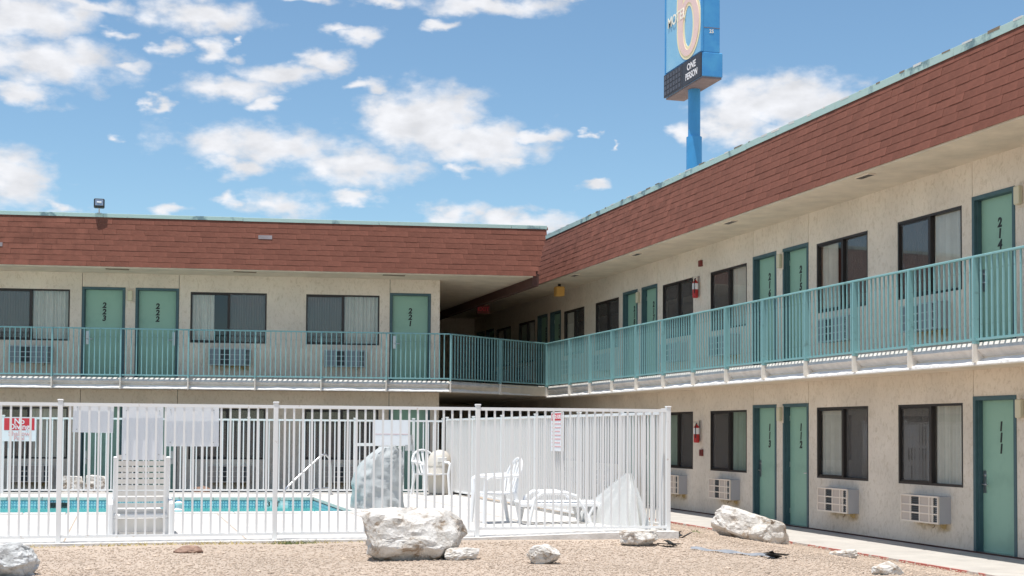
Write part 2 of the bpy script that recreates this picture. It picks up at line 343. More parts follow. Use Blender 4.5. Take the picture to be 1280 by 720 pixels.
_tm = {}
def text_mesh(txt, size, ext, matname, bold=0, shear=0, sx=1, space=1, lsp=1):
    key = (txt, size, ext, matname, bold, shear, sx)
    if key in _tm: return _tm[key]
    cu = bpy.data.curves.new('lettering', 'FONT'); cu.body = txt; cu.size = size; cu.extrude = ext; cu.offset = bold; cu.shear = shear
    cu.align_x = 'CENTER'; cu.align_y = 'CENTER'; cu.space_line = lsp; cu.space_character = space; cu.resolution_u = 4
    ob = bpy.data.objects.new('lettering', cu); col.objects.link(ob)
    dg = bpy.context.evaluated_depsgraph_get(); me = bpy.data.meshes.new_from_object(ob.evaluated_get(dg))
    bpy.data.objects.remove(ob); bpy.data.curves.remove(cu)
    me.materials.clear(); me.materials.append(MATS[matname])
    if sx != 1:
        for v in me.vertices: v.co.x *= sx
    _tm[key] = me; return me
ROTX = Matrix.Rotation(R(90), 4, 'X')

# ================================================================== GROUND
def axis(lo, hi, st):
    a = [-3500, -800, -200, -60]; x = lo
    while x < hi: a.append(round(x, 3)); x += st
    return a+[hi, 80, 250, 900, 3500]
def make_ground():
    xs = axis(-14, 16, .25); ys = axis(-6, 30, .25); vs = []; fs = []
    for y in ys:
        for x in xs:
            z = ground_z(x, y)
            if x < 6.3 and 16.1 < y < 27.6: z = -1.3
            vs.append((x, y, z if x < 9.5 else -.03))
    n = len(xs)
    for j in range(len(ys)-1):
        for i in range(n-1): fs.append((j*n+i, j*n+i+1, (j+1)*n+i+1, (j+1)*n+i))
    m = MB(); m.add(vs, fs); o = m.build('ground', 'gravel', smooth=True); struct(o)
make_ground()
# loose pebbles over the gravel in the foreground
def pebbles():
    t = (1+5**.5)/2
    iv = [Vector(v).normalized() for v in [(-1,t,0),(1,t,0),(-1,-t,0),(1,-t,0),(0,-1,t),(0,1,t),(0,-1,-t),(0,1,-t),(t,0,-1),(t,0,1),(-t,0,-1),(-t,0,1)]]
    fc = [(0,11,5),(0,5,1),(0,1,7),(0,7,10),(0,10,11),(1,5,9),(5,11,4),(11,10,2),(10,7,6),(7,1,8),(3,9,4),(3,4,2),(3,2,6),(3,6,8),(3,8,9),(4,9,5),(2,4,11),(6,2,10),(8,6,7),(9,8,1)]
    vs = []; fs = []; r = random.Random(3); n = 0
    while n < 42000:
        y = 11.2+r.random()**1.2*12; x = r.uniform(-1.6, 9.4)
        if y > 15.25 and x < 6.75: continue
        if x < y*.02-1.6 or x > y*.78: continue
        s = .005+.008*r.random()**2; z = ground_z(x, y)+s*.35
        a = r.random()*6.28; ca, sa = math.cos(a), math.sin(a); q = r.uniform(.6, 1.3); o = len(vs)
        for v in iv:
            px_, py_ = v.x*s*q*(.8+.4*r.random()), v.y*s*(.8+.4*r.random()); vs.append((x+ca*px_-sa*py_, y+sa*px_+ca*py_, z+v.z*s*.7))
        fs += [(a1+o, b1+o, c1+o) for a1, b1, c1 in fc]; n += 1
    me = bpy.data.meshes.new('pebbles'); me.from_pydata(vs, [], fs); me.materials.append(MATS['pebble'])
    o = link('pebbles', me); o['kind'] = 'stuff'; tag(o, 'small pinkish beige pebbles scattered loosely over the gravel yard', 'gravel')
pebbles()

# walkway along the right wing with its red painted edge
m = MB(); y = 8.0; joints = []
while y < 29.5:
    y2 = min(y+2.6, 29.5); m.box(9.52, 11.2, y, y2-.012, -.2, 0); y = y2
o = m.build('walkway', 'walk', bevel=.008); struct(o)
m = MB(); m.box(9.49, 9.518, 8, 26, -.2, .004); o = m.build('kerb_edge', 'red_paint'); struct(o)
# walkway in front of left wing and in the passage
AL = -.1458; YL = 31.94
m = MB(); m.prism([(-9, YL-2.4-AL*9), (9.4, YL-2.4+AL*9.4), (9.4, 29.5), (11.2, 29.5), (11.2, 46), (7, 46), (7, YL+AL*7), (-9, YL-AL*9)], -.2, 0)
o = m.build('pavement', 'walk'); struct(o)

# ================================================================== WINGS
XR = 11.102; DH = 2.1
def wing_facade(wing, s0, s1, doors, windows, z_sof, z_base, dz_low, numbers, wstyle, lamps):
    """local frame: x along the facade (right when facing it), y into the wall, z up.
       doors: pair list of (a,b); windows: list of (a,b)"""
    T = .16
    # wall panels between control joints at the outer edges of the door pairs
    joints = sorted(set([s0, s1]+[j for p in doors for j in p[2] if s0 < j < s1]))
    for fl in (0, 1):
        zb = -.15 if fl == 0 else 2.6; zt = 2.6 if fl == 0 else z_sof+.05
        f0 = 0 if fl == 0 else 2.73; lift = dz_low if fl == 0 else 0
        for a, b in zip(joints[:-1], joints[1:]):
            g = .006; A, B = a+g, b-g
            ops = []
            for d in doors:
                for (da, db) in d[:2]:
                    if da is not None and da >= a-.02 and db <= b+.02: ops.append((da, db, zb if fl == 0 else f0-.1, f0+DH+lift))
            for (wa, wb) in windows:
                if wa >= a and wb <= b: ops.append((wa, wb, f0+.865+lift, f0+2.03+lift))
            xs = sorted(set([A, B]+[min(max(v, A), B) for o_ in ops for v in o_[:2]])); zs = sorted(set([zb, zt]+[v for o_ in ops for v in o_[2:]]))
            m = MB()
            # merge vertically where possible
            for i in range(len(xs)-1):
                xa, xb = xs[i], xs[i+1]
                if xb-xa < 1e-4: continue
                run = None
                for k in range(len(zs)-1):
                    za, zc = zs[k], zs[k+1]; cx, cz = (xa+xb)/2, (za+zc)/2
                    hole = any(o_[0] < cx < o_[1] and o_[2] < cz < o_[3] for o_ in ops)
                    if hole:
                        if run: m.box(xa, xb, 0, T, run[0], run[1]); run = None
                    else: run = (run[0], zc) if run else (za, zc)
                if run: m.box(xa, xb, 0, T, run[0], run[1])
            m.build('wall_panel', 'stucco', wing)
    m = MB(); m.box(s0, s1, T+.5, T+.6, -.1, z_sof); m.box(s0, s1, T, T+.5, 2.55, 2.7); m.box(s0, s1, T+.001, T+.5, -.1, 0)
    for a, b in zip(joints[:-1], joints[1:]): m.box(a-.02, a+.02, T*.3, T+.5, -.1, z_sof-.01)
    m.build('interior_wall', 'interior', wing)
    # doors
    dw = None
    for d in doors:
        for q, (da, db) in enumerate(d[:2]):
            if da is None: continue
            for fl in (0, 1):
                f0 = 0.01 if fl == 0 else 2.73; lift = dz_low if fl == 0 else 0
                w = db-da; H_ = DH+lift
                m = MB(); m.box(.055, w-.055, .10, .14, .012, H_-.055)
                dr = m.build('door', 'door', wing, bevel=.003); dr.location = (da, 0, f0)
                fm = MB(); e = -.012
                fm.box(0, .055, e, .13, 0, H_); fm.box(w-.055, w, e, .13, 0, H_); fm.box(.055, w-.055, e, .13, H_-.055, H_)
                fm.box(.055, .068, .03, .1, .0, H_-.055); fm.box(w-.068, w-.055, .03, .1, 0, H_-.055)
                fm.build('door_frame', 'door_frame', dr, bevel=.002)
                tm = MB(); tm.box(.055, w-.055, -.005, .14, -.02, .012); tm.build('threshold', 'steel', dr)
                hm = MB(); hx = .115 if d[3][q] == 'l' else w-.115; sg = 1 if d[3][q] == 'l' else -1
                hm.box(hx-.03, hx+.03, .088, .1, .80, 1.10); hm.tube([(hx, .1, .92), (hx, .05, .92), (hx+sg*.02, .04, .92), (hx+sg*.12, .042, .915)], .011, 8)
                hm.tube([(hx, .1, 1.04), (hx, .075, 1.04)], .02, 10)
                hm.build('handle', 'steel', dr, smooth=True)
                for hz in (.25, 1.05, 1.85):
                    xh = w-.062 if d[3][q] == 'l' else .062; hg = MB(); hg.tube([(xh, .094, hz-.045), (xh, .094, hz+.045)], .008, 6); hg.build('hinge', 'steel', dr)
                num = numbers.get((d[4], q, fl))
                if num:
                    me = number_mesh(num); nb = link('room_number', me, dr); nb.location = (w*.5, .0985, H_-.36-.22+.02); nb.rotation_euler = (R(90), 0, 0)
    # windows
    for wi, (wa, wb) in enumerate(windows):
        for fl in (0, 1):
            f0 = .865 if fl == 0 else 2.73+.865; lift = dz_low if fl == 0 else 0
            w = wb-wa; h = 1.165; t = .035
            fm = MB(); fm.box(0, t, .0, .08, 0, h); fm.box(w-t, w, .0, .08, 0, h); fm.box(t, w-t, .0, .08, 0, t); fm.box(t, w-t, 0, .08, h-t, h)
            mid = w*.5; fm.box(mid-.028, mid+.028, .012, .075, t, h-t)
            fm.box(t, mid-.028, .02, .05, t, t+.025); fm.box(t, mid-.028, .02, .05, h-t-.025, h-t)
            wo = fm.build('window', 'bronze', wing, bevel=.002); wo.location = (wa, 0, f0+lift)
            for k, (xa, xb, yy) in enumerate(((t, mid-.028, .035), (mid+.028, w-t, .06))):
                g = MB(); g.add([(xa, yy, t), (xb, yy, t), (xb, yy, h-t), (xa, yy, h-t)], [(0, 1, 2, 3)]); g.build('pane', 'glass', wo)
                st = wstyle.get((wi, fl), 'dl')[k]
                if st == 'd':
                    c = MB(); fold(c, xa-.03, xb+.03, .115, .012, t-.05, h, 15); c.build('curtain', 'curtain_dark', wo, smooth=True)
                    if k == 0 or 1:
                        c = MB(); c.box(xa, xb, yy+.012, yy+.014, t, h-t); c.build('insect_screen', 'screen_net', wo)
                elif st == 'l':
                    c = MB(); fold(c, xa-.03, xb+.03, .125, .034, t-.05, h, 9); c.build('curtain', 'curtain_light', wo, smooth=True)
                elif st == 'g':
                    c = MB(); fold(c, xa-.03, xb+.03, .125, .034, t-.05, h, 9); c.build('curtain', 'curtain_green', wo, smooth=True)
                elif st == 'p':   # partly drawn
                    c = MB(); fold(c, xa-.03, xa+.62*(xb-xa), .12, .022, t-.05, h, 7); c.build('curtain', 'curtain_light', wo, smooth=True)
            # air conditioner through the wall below
            aw = .94; am = MB(); ax = wa+(w-aw)*.5+(.05 if True else 0); az_ = f0-.865+.345+lift
            am.box(0, aw, -.185, .10, 0, .385); ao = am.build('air_conditioner', 'ac_up_body' if fl else 'ac_body', wing, bevel=.008); ao.location = (ax, 0, az_)
            gm = MB(); y0, y1 = -.212, -.186
            cols_ = [.025, .25, .47, .72, .88, aw-.025] ; rows = [.03, .133, .24, .355]
            xe = [.0]+cols_[0:1]
            gm.box(0, aw, y0, y1, 0, .022); gm.box(0, aw, y0, y1, .363, .385); gm.box(0, .022, y0, y1, .022, .363); gm.box(aw-.022, aw, y0, y1, .022, .363)
            for x_ in (.25, .48, .72, .80): gm.box(x_-.012, x_+.012, y0+.002, y1, .022, .363)
            for z_ in (.133, .245): gm.box(.022, aw-.022, y0+.004, y1, z_-.009, z_+.009)
            gm.build('grille_frame', 'ac_up_frame' if fl else 'ac_frame', ao)
            pm = MB()
            for xa, xb in ((.022, .238), (.492, .788)): MB().box(xa, xb, -.2, -.187, .022, .363).build('front_panel', 'ac_up_panel' if fl else 'ac_panel', ao)
            for xa, xb in ((.262, .468), (.812, aw-.022)):
                dm = MB()
                for q in range(12): z_ = .03+q*.0278; dm.box(xa, xb, -.198, -.187, z_, z_+.016)
                dm.build('louvre', 'ac_dark', ao)['kind'] = 'stuff'
            bk = MB(); bk.box(.2, aw-.1, -.1865, -.1855, .024, .36); bk.build('opening_shade', 'black', ao)  # black sheet puts the shade inside the grille openings into colour
            if fl == 0 or wi % 2:
                sm_ = MB(); sm_.add([(.08, .0-.002, .0), (aw+.02, -.002, .0), (aw+.02, -.002, -.20), (.08, -.002, -.20)], [(0, 1, 2, 3)]); sm_.build('water_stain', 'stain', ao)
            tb = MB(); x_ = .78; tb.tube([(x_, -.15, .0), (x_, -.16, -.04), (x_-.03, -.17, -.06)], .008, 6); tb.build('drain_pipe', 'rust', ao)
    for (lx, zz) in lamps:
        lm = MB(); lm.box(lx-.075, lx+.075, -.02, 0, zz-.15, zz+.15); lm.build('lamp_plate', 'stucco', wing)
        lm = MB(); lm.box(lx-.055, lx+.055, -.09, -.021, zz-.12, zz+.12); lm.build('wall_lamp', 'lamp_cover', wing, bevel=.012)

def fold(m, x0, x1, y, amp, z0, z1, n):
    N_ = int(n*6); vs = []; ph = rnd.random()*6
    for i in range(N_+1):
        x = x0+(x1-x0)*i/N_; a = 2*math.pi*n*i/N_+ph; yy = y+amp*math.sin(a+.6*math.sin(a*.37))
        vs += [(x, yy, z0), (x+.006*math.sin(a*.5), yy*1.0, z1)]
    m.add(vs, [(2*i, 2*i+2, 2*i+3, 2*i+1) for i in range(N_)])
def number_mesh(num):
    key = 'num'+num
    if key in _tm: return _tm[key]
    return text_mesh('\n'.join(num), .172, .003, 'numeral', bold=.007, shear=.12, sx=1.0, lsp=.86)
ms = bpy.data.materials.new('milky_plastic'); ms.use_nodes = True; nt = ms.node_tree; nt.nodes.clear()
o_ = nt.nodes.new('ShaderNodeOutputMaterial'); t_ = nt.nodes.new('ShaderNodeBsdfTranslucent'); t_.inputs[0].default_value = (.86, .87, .90, 1); d_ = nt.nodes.new('ShaderNodeBsdfDiffuse'); d_.inputs[0].default_value = (.84, .84, .86, 1)
x_ = nt.nodes.new('ShaderNodeMixShader'); x_.inputs[0].default_value = .5; nt.links.new(t_.outputs[0], x_.inputs[1]); nt.links.new(d_.outputs[0], x_.inputs[2]); nt.links.new(x_.outputs[0], o_.inputs[0]); MATS['milky_plastic'] = ms
# insect screen material: fine dark mesh, half see-through
ms = bpy.data.materials.new('screen_net'); ms.use_nodes = True; nt = ms.node_tree; nt.nodes.clear()
o_ = nt.nodes.new('ShaderNodeOutputMaterial'); t_ = nt.nodes.new('ShaderNodeBsdfTransparent'); d_ = nt.nodes.new('ShaderNodeBsdfDiffuse'); d_.inputs[0].default_value = (.17, .155, .15, 1)
x_ = nt.nodes.new('ShaderNodeMixShader'); x_.inputs[0].default_value = .5; nt.links.new(t_.outputs[0], x_.inputs[1]); nt.links.new(d_.outputs[0], x_.inputs[2]); nt.links.new(x_.outputs[0], o_.inputs[0]); MATS['screen_net'] = ms

ms = bpy.data.materials.new('stain'); ms.use_nodes = True; nt = ms.node_tree; nt.nodes.clear(); N = nt.nodes; L = nt.links
o_ = N.new('ShaderNodeOutputMaterial'); t_ = N.new('ShaderNodeBsdfTransparent'); d_ = N.new('ShaderNodeBsdfDiffuse'); d_.inputs[0].default_value = (.50, .36, .14, 1)
x_ = N.new('ShaderNodeMixShader'); tc_ = N.new('ShaderNodeTexCoord'); n_ = N.new('ShaderNodeTexNoise'); n_.inputs['Scale'].default_value = 7; n_.inputs['Detail'].default_value = 6
L.new(tc_.outputs['Object'], n_.inputs['Vector']); sx_ = N.new('ShaderNodeSeparateXYZ'); L.new(tc_.outputs['Object'], sx_.inputs[0])
g_ = N.new('ShaderNodeMapRange'); L.new(sx_.outputs[2], g_.inputs[0]); g_.inputs[1].default_value = -.19; g_.inputs[2].default_value = 0; g_.inputs[3].default_value = -.35; g_.inputs[4].default_value = .45
h_ = N.new('ShaderNodeMath'); h_.operation = 'PINGPONG'; L.new(sx_.outputs[0], h_.inputs[0]); h_.inputs[1].default_value = .55
k_ = N.new('ShaderNodeMapRange'); L.new(h_.outputs[0], k_.inputs[0]); k_.inputs[1].default_value = .05; k_.inputs[2].default_value = .3; k_.inputs[3].default_value = -.3; k_.inputs[4].default_value = .1
a_ = N.new('ShaderNodeMath'); a_.operation = 'ADD'; L.new(g_.outputs[0], a_.inputs[0]); L.new(k_.outputs[0], a_.inputs[1])
b2 = N.new('ShaderNodeMath'); b2.operation = 'MULTIPLY_ADD'; L.new(n_.outputs['Fac'], b2.inputs[0]); b2.inputs[1].default_value = 1.6; b2.inputs[2].default_value = -.8
c_ = N.new('ShaderNodeMath'); c_.operation = 'ADD'; c_.use_clamp = True; L.new(a_.outputs[0], c_.inputs[0]); L.new(b2.outputs[0], c_.inputs[1])
L.new(c_.outputs[0], x_.inputs[0]); L.new(t_.outputs[0], x_.inputs[1]); L.new(d_.outputs[0], x_.inputs[2]); L.new(x_.outputs[0], o_.inputs[0]); MATS['stain'] = ms

# ---- left wing
RL = math.atan(AL); KL = math.sqrt(1+AL*AL)
left = thing('motel_wing', 'left two storey motel wing facing the pool, rooms 221 to 223 upstairs under red shingles', 'building', (0, YL, 0), RL)
def sL(x): return x*KL
Ld = []
for (a1, b1, a2, b2, sides, tagk) in ((-.913, .033, .255, 1.211, ('l', 'r'), 'p0'), (5.982, 6.933, None, None, ('l', 'l'), 'p1')):
    d1 = (sL(a1), sL(b1)); d2 = (sL(a2), sL(b2)) if a2 is not None else (None, None)
    jo = (d1[0], d2[1]) if a2 is not None else (d1[0],)
    Ld.append((d1, d2, jo, sides, tagk))
Lw = [(sL(a), sL(b)) for a, b in ((-2.87, -1.174), (1.469, 3.174), (4.064, 5.742))]
SL0, SL1 = sL(-3.4), sL(7.145)
wing_facade(left, SL0, SL1, Ld, Lw, 5.2, 0, .06, {('p0', 0, 1): '223', ('p0', 1, 1): '222', ('p1', 0, 1): '221'},
            {(0, 1): 'dl', (1, 1): 'pd', (2, 1): 'dl', (0, 0): 'dl', (1, 0): 'dd', (2, 0): 'dd'}, [(sL(.144), 4.64), (sL(.144), 1.9)])
# left wing: end wall returning back into the passage, and body
m = MB(); m.box(SL1-.16, SL1, .162, 13, -.1, 5.4); m.box(SL1-.05, SL1+.02, -.01, .16, -.1, -.05); m.build('end_wall', 'stucco', left)
m = MB(); m.box(SL0-3.5, SL0-.006, 0, .16, -.1, 5.2); m.build('wall_panel', 'stucco', left)

# ---- right wing
right = thing('motel_wing', 'right two storey motel wing running away from the viewer, rooms 111 and 214 nearest', 'building', (XR, 0, 0), R(-90))
RC = [14.82, 21.48, 28.18, 34.87, 41.56]; RW = [18.14, 24.82, 31.54, 38.2]
Rd = []
for i, c in enumerate(RC):
    d1 = (-(c+1.05), -(c+.13)); d2 = (-(c-.12), -(c-1.03))   # far door is on the left
    Rd.append((d1, d2, (-(c+1.05), -(c-1.03)), ('l', 'r') if i else ('l', 'r'), i))
Rw = []
for c in RW: Rw += [(-(c+2.03), -(c+.42)), (-(c-.42), -(c-2.03))]
numsR = {(0, 0, 1): '214', (0, 1, 1): '213', (1, 0, 1): '216', (1, 1, 1): '215', (2, 0, 1): '218', (2, 1, 1): '217', (3, 0, 1): '220', (3, 1, 1): '219', (0, 0, 0): '111', (1, 0, 0): '113', (1, 1, 0): '112'}
wing_facade(right, -43.0, -9.0, Rd, Rw, 5.36, 0, 0, numsR,
            {(0, 1): 'pd', (1, 1): 'dl', (2, 1): 'dd', (3, 1): 'dl', (4, 1): 'ld', (5, 1): 'dd', (6, 1): 'lg', (7, 1): 'gl',
             (0, 0): 'ld', (1, 0): 'dl', (2, 0): 'gd', (3, 0): 'dg', (4, 0): 'ld', (5, 0): 'dd'},
            [(-14.82, 4.68), (-21.40, 4.62), (-28.18, 4.62), (-14.82, 1.93), (-21.40, 1.93)])
m = MB(); m.box(6.9, 12.2, 43, 43.2, -.1, 5.75); m.build('end_wall', 'stucco', right, world=True)
m = MB(); m.box(XR+.78, 19, 8.6, 43, -.1, 5.3); m.box(XR+.02, 19, 8.4, 8.99, -.1, 5.36); m.build('rear_wall', 'stucco', right, world=True)
m = MB(); m.prism([(-8, YL+AL*-8+.95), (7.0, YL+AL*7+.95), (7.0, 43), (-8, 43)], -.1, 5.15); m.build('rear_wall', 'stucco', left, world=True)

m = MB(); m.box(XR-.012, XR-.001, 8.9, 43, 0, .022); m.build('base_strip', 'roof_base', right, world=True)
# ---- balcony slab with a sculpted edge
XB = 10.264; YB = 31.102
def yb(x): return YB+AL*x
bend = (7.17, yb(7.17)); corner = (XB, 32.45)
def edge_sweep(pts, prof):
    """prof: list of (outward offset, z); pts: polyline, outward = right hand side of travel"""
    m = MB(); n = len(pts); rows = []
    for i, p in enumerate(pts):
        d0 = (Vector(pts[i])-Vector(pts[i-1])).normalized() if i else None
        d1 = (Vector(pts[i+1])-Vector(p)).normalized() if i < n-1 else None
        n0 = Vector((d0.y, -d0.x)) if d0 else None; n1 = Vector((d1.y, -d1.x)) if d1 else None
        if n0 and n1: nn = (n0+n1); nn = nn/(nn.length_squared)*2
        else: nn = n0 or n1
        rows.append([(p[0]+nn.x*o_, p[1]+nn.y*o_, z) for o_, z in prof])
    return rows
def sweep(m, rows, jit=None):
    k = len(rows[0]); vs = [v for r_ in rows for v in r_]; fs = []
    for i in range(len(rows)-1):
        for j in range(k-1): fs.append((i*k+j, (i+1)*k+j, (i+1)*k+j+1, i*k+j+1))
    m.add(vs, fs)
def subdiv(pts, st):
    out = []
    for a, b in zip(pts[:-1], pts[1:]):
        L_ = math.dist(a, b); n = max(1, int(L_/st))
        out += [(a[0]+(b[0]-a[0])*i/n, a[1]+(b[1]-a[1])*i/n) for i in range(n)]
    return out+[pts[-1]]
Lpath = [(-7, yb(-7)), bend, corner]; Rpath = [corner, (XB, 9.0)]
for wing, path, zo in ((left, Lpath, .03), (right, Rpath, -.008)):
    m = MB()
    rows = edge_sweep(path, [(-.8, 2.75), (-.06, 2.75), (-.004, 2.665+zo*.3), (-.012, 2.655+zo*.3), (-.105, 2.575+zo)])
    sweep(m, rows); m.build('balcony_edge', 'slab', wing, world=True)
    # rough rendered ledge at the foot of the edge
    p2 = subdiv(path, .07); m = MB(); rows = edge_sweep(p2, [(-.105, 2.566+zo), (-.06, 2.54+zo), (0.0, 2.5+zo), (.004, 2.475+zo), (-.02, 2.468+zo), (-.12, 2.468+zo)])
    rr = random.Random(5)
    for r_ in rows:
        j = (noise.noise(Vector((r_[0][0]*3.1, r_[0][1]*3.1, 0)))+.5*noise.noise(Vector((r_[0][0]*9, r_[0][1]*9, 4))))*.03
        for q in (1, 2): r_[q] = (r_[q][0], r_[q][1], r_[q][2]+j*(1 if q == 1 else .55))
    sweep(m, rows); m.build('balcony_ledge', 'ledge', wing, world=True, smooth=True)
m = MB(); m.prism([(XB+.1, 9), (XR-.001, 9), (XR-.001, 43), (XB+.1, 43)], 2.47, 2.73)
m.build('balcony_floor', 'soffit', right, world=True)
m = MB(); m.prism([(-7, yb(-7)+.1), (7.17, yb(7.17)+.1), (XB+.099, 32.5), (XB+.099, 43), (7.13, 43), (7.13, YL+AL*7.13-.003), (-7, YL+AL*-7-.003)], 2.5, 2.735)
m.build('balcony_floor', 'soffit', left, world=True)

# ---- railings
def railing(name, label, runs, posts, zt, zbm):
    t = thing(name, label, 'railing', (*runs[0][0], 2.74))
    pk = {}
    pkm = MB().box(-.0105, .0105, -.0105, .0105, zbm, zt-.015).mesh('picket', 'rail')
    first = True
    for (a, b), ps in zip(runs, posts):
        d = Vector((b[0]-a[0], b[1]-a[1])); L_ = d.length; d /= L_; ang = math.atan2(d.y, d.x)
        M_ = Matrix.Translation((a[0], a[1], 0)) @ Matrix.Rotation(ang, 4, 'Z')
        m = MB(); m.box(-.02, L_+.0, -.024, .024, zt-.03, zt, M_); m.build('handrail', 'rail', t, world=True, bevel=.006)
        m = MB(); m.box(-.0, L_, -.017, .017, zbm-.012, zbm+.018, M_); m.build('bottom_rail', 'rail', t, world=True)
        for s in ps:
            m = MB(); m.box(s-.016, s+.016, -.045, .035, zbm-.05, zt-.03, M_); m.build('post', 'rail', t, world=True)
            g = MB(); vs = []
            for x_ in (s-.014, s+.014):
                for (yy, zz) in ((.0, zbm-.051), (-.05, zbm-.051), (-.05, 2.49), (.10, 2.50), (.10, 2.56), (.03, 2.66)): vs.append(M_ @ Vector((x_, yy, zz)))
            g.add(vs, [(0,1,2,3,4,5), (11,10,9,8,7,6)]+[(i, (i+1) % 6, 6+(i+1) % 6, 6+i) for i in range(6)])
            g.build('bracket', 'bracket', t, world=True)
        # pickets between posts
        marks = sorted(set([0.0]+[s for s in ps]+[L_]))
        for p, q in zip(marks[:-1], marks[1:]):
            n = max(1, round((q-p)/.1116))
            for k in range(1, n):
                s = p+(q-p)*k/n
                o = link('picket', pkm, t); o.location = Vector((a[0]+d.x*s-runs[0][0][0], a[1]+d.y*s-runs[0][0][1], -2.74)); o.rotation_euler = (0, 0, ang)
    return t
S = 1.4506
la = (-4.4, yb(-4.4)); psL = [(-1.4986+k*S-(-4.4))*KL for k in range(-1, 7)]
dg_ = math.dist(bend, corner)
railing('balcony_railing', 'teal metal railing along the left wing balcony, bending back towards the inner corner', [(la, bend), (bend, corner)], [psL, [dg_*.5]], 3.842, 2.80)
psR = [32.45-(14.613+k*S) for k in range(-2, 12)][::-1]
railing('balcony_railing', 'teal metal railing along the right wing balcony in front of rooms 214 to 218', [(corner, (XB, 10.4))], [[.04]+psR], 3.84, 2.78)

# ---- mansard roofs
def shingle_mesh(w, h, seed):
    r = random.Random(seed); m = MB(); j = lambda a: r.uniform(-a, a)
    vs = [(0, 0, .0), (w, 0, .0), (w, h, -.004), (0, h, -.004), (j(.002), j(.004), .0085), (w+j(.002), j(.004), .0085+j(.002)), (w, h, .003), (0, h, .003)]
    m.add(vs, [(0,3,2,1), (4,5,6,7), (0,1,5,4), (1,2,6,5), (2,3,7,6), (3,0,4,7)]); return m
EX = .127
SH = [shingle_mesh(.3, EX+.012, k) for k in range(6)]
def mansard(wing, roof, p0, p1, zb, zt, setb, near_first, key, mit):
    """p0->p1 along the eave left to right seen from the yard; inward = left normal"""
    d = Vector((p1[0]-p0[0], p1[1]-p0[1], 0)); L_ = d.length; d.normalize(); inn = Vector((-d.y, d.x, 0))
    up = (inn*setb+Vector((0, 0, zt-zb))); H_ = up.length; up.normalize(); nrm = d.cross(up)
    M_ = Matrix((d, up, nrm)).transposed().to_4x4(); M_.translation = Vector((p0[0], p0[1], zb))
    rows = int(H_/EX)+1; allp = []
    for r_ in range(rows):
        y0 = r_*EX-.01; off = (.152 if r_ % 2 else 0)+(.05*((r_*7) % 3)); n = int(L_/.3028)+3
        for k in range(n):
            x0 = k*.3028-off-.3
            lim = L_+mit*(y0/H_) if mit else L_
            if x0 < -.32 or x0+.3 > lim+.02: 
                if x0 < lim-.04 and x0 > -.32: w = lim-x0
                else: continue
            else: w = .3
            h = min(EX+.012, H_-y0)
            if h < .03: continue
            c = M_ @ Vector((x0+w/2, y0, 0)); allp.append((key(c), x0, y0, w, h))
    allp.sort(); meshes = [s.mesh('shingle', 'shingle') for s in SH]
    st = MB(); cnt = 0
    for i, (_, x0, y0, w, h) in enumerate(allp):
        if cnt < 298 and w == .3 and h > .138:
            mt = M_ @ Matrix.Translation((x0, y0, .003+rnd.random()*.004)) @ Matrix.Rotation(rnd.uniform(-.006, .006), 4, 'Z')
            o = bpy.data.objects.new('shingle', meshes[rnd.randrange(6)]); col.objects.link(o); o.parent = roof; o.matrix_basis = mt; cnt += 1
        else:
            s = SH[rnd.randrange(6)]; mt = M_ @ Matrix.Translation((x0, y0, .003+rnd.random()*.004))
            st.add([mt @ Vector((v[0]*w/.3, v[1]*h/(EX+.012), v[2])) for v in s.v], s.f)
    o = st.build('shingles', 'shingle', roof); o['kind'] = 'stuff'
    return M_, L_, H_
# left roof
YF = 30.85; ZLb, ZLt = 5.179, 6.347
def yf(x, s=0): return YF+s+AL*x
xe = 9.115; xt = 9.42
roofL = MB(); roofL.add([(-8, yf(-8)+.03, ZLb), (xe-.01, yf(xe)+.03, ZLb), (xt-.01, yf(xt, .3)+.03, ZLt-.02), (-8, yf(-8, .3)+.03, ZLt-.02),
                         (-8, 43, ZLb), (xe-.01, 43, ZLb), (xt-.01, 43, ZLt-.02), (-8, 43, ZLt-.02)], [(0,1,2,3), (4,7,6,5), (0,4,5,1), (1,5,6,2), (2,6,7,3), (3,7,4,0)])
rl = roofL.build('roof', 'roof_base', left, world=True)
mansard(left, rl, (-6.5, yf(-6.5)), (xe, yf(xe)), ZLb, ZLt, .3, False, lambda c: abs(c.x-4.2), .3)
m = MB(); m.prism([(-7.5, yf(-7.5)+.012), (xe-.1, yf(xe-.1)+.012), (xe-.1, YL+AL*xe), (xe-.1, 43), (-7.5, 43)], ZLb-.03, ZLb-.001)
m.build('soffit', 'soffit', left, world=True)
m = MB(); m.box(xe-.099, xe+.04, yf(xe)+.03, 43, 4.95, ZLb+.05); m.build('eave_beam', 'roof_base', left, world=True)
# coping along the parapet
def coping(wing, a, b, z, hgt, wd, seed):
    d = Vector((b[0]-a[0], b[1]-a[1])); L_ = d.length; d /= L_; ang = math.atan2(d.y, d.x); r = random.Random(seed); s = 0
    while s < L_:
        e = min(L_, s+3.05); M_ = Matrix.Translation((a[0], a[1], z+r.uniform(-.004, .006))) @ Matrix.Rotation(ang, 4, 'Z')
        m = MB(); m.box(s, e-.006, -.035, wd, 0, hgt, M_); m.box(s, e-.006, -.04, -.034, -.035, hgt, M_)
        m.build('coping', 'coping', wing, world=True, bevel=.004); s = e
coping(left, (-6.5, yf(-6.5, .3)), (xt, yf(xt, .3)), ZLt-.015, .05, .35, 1)
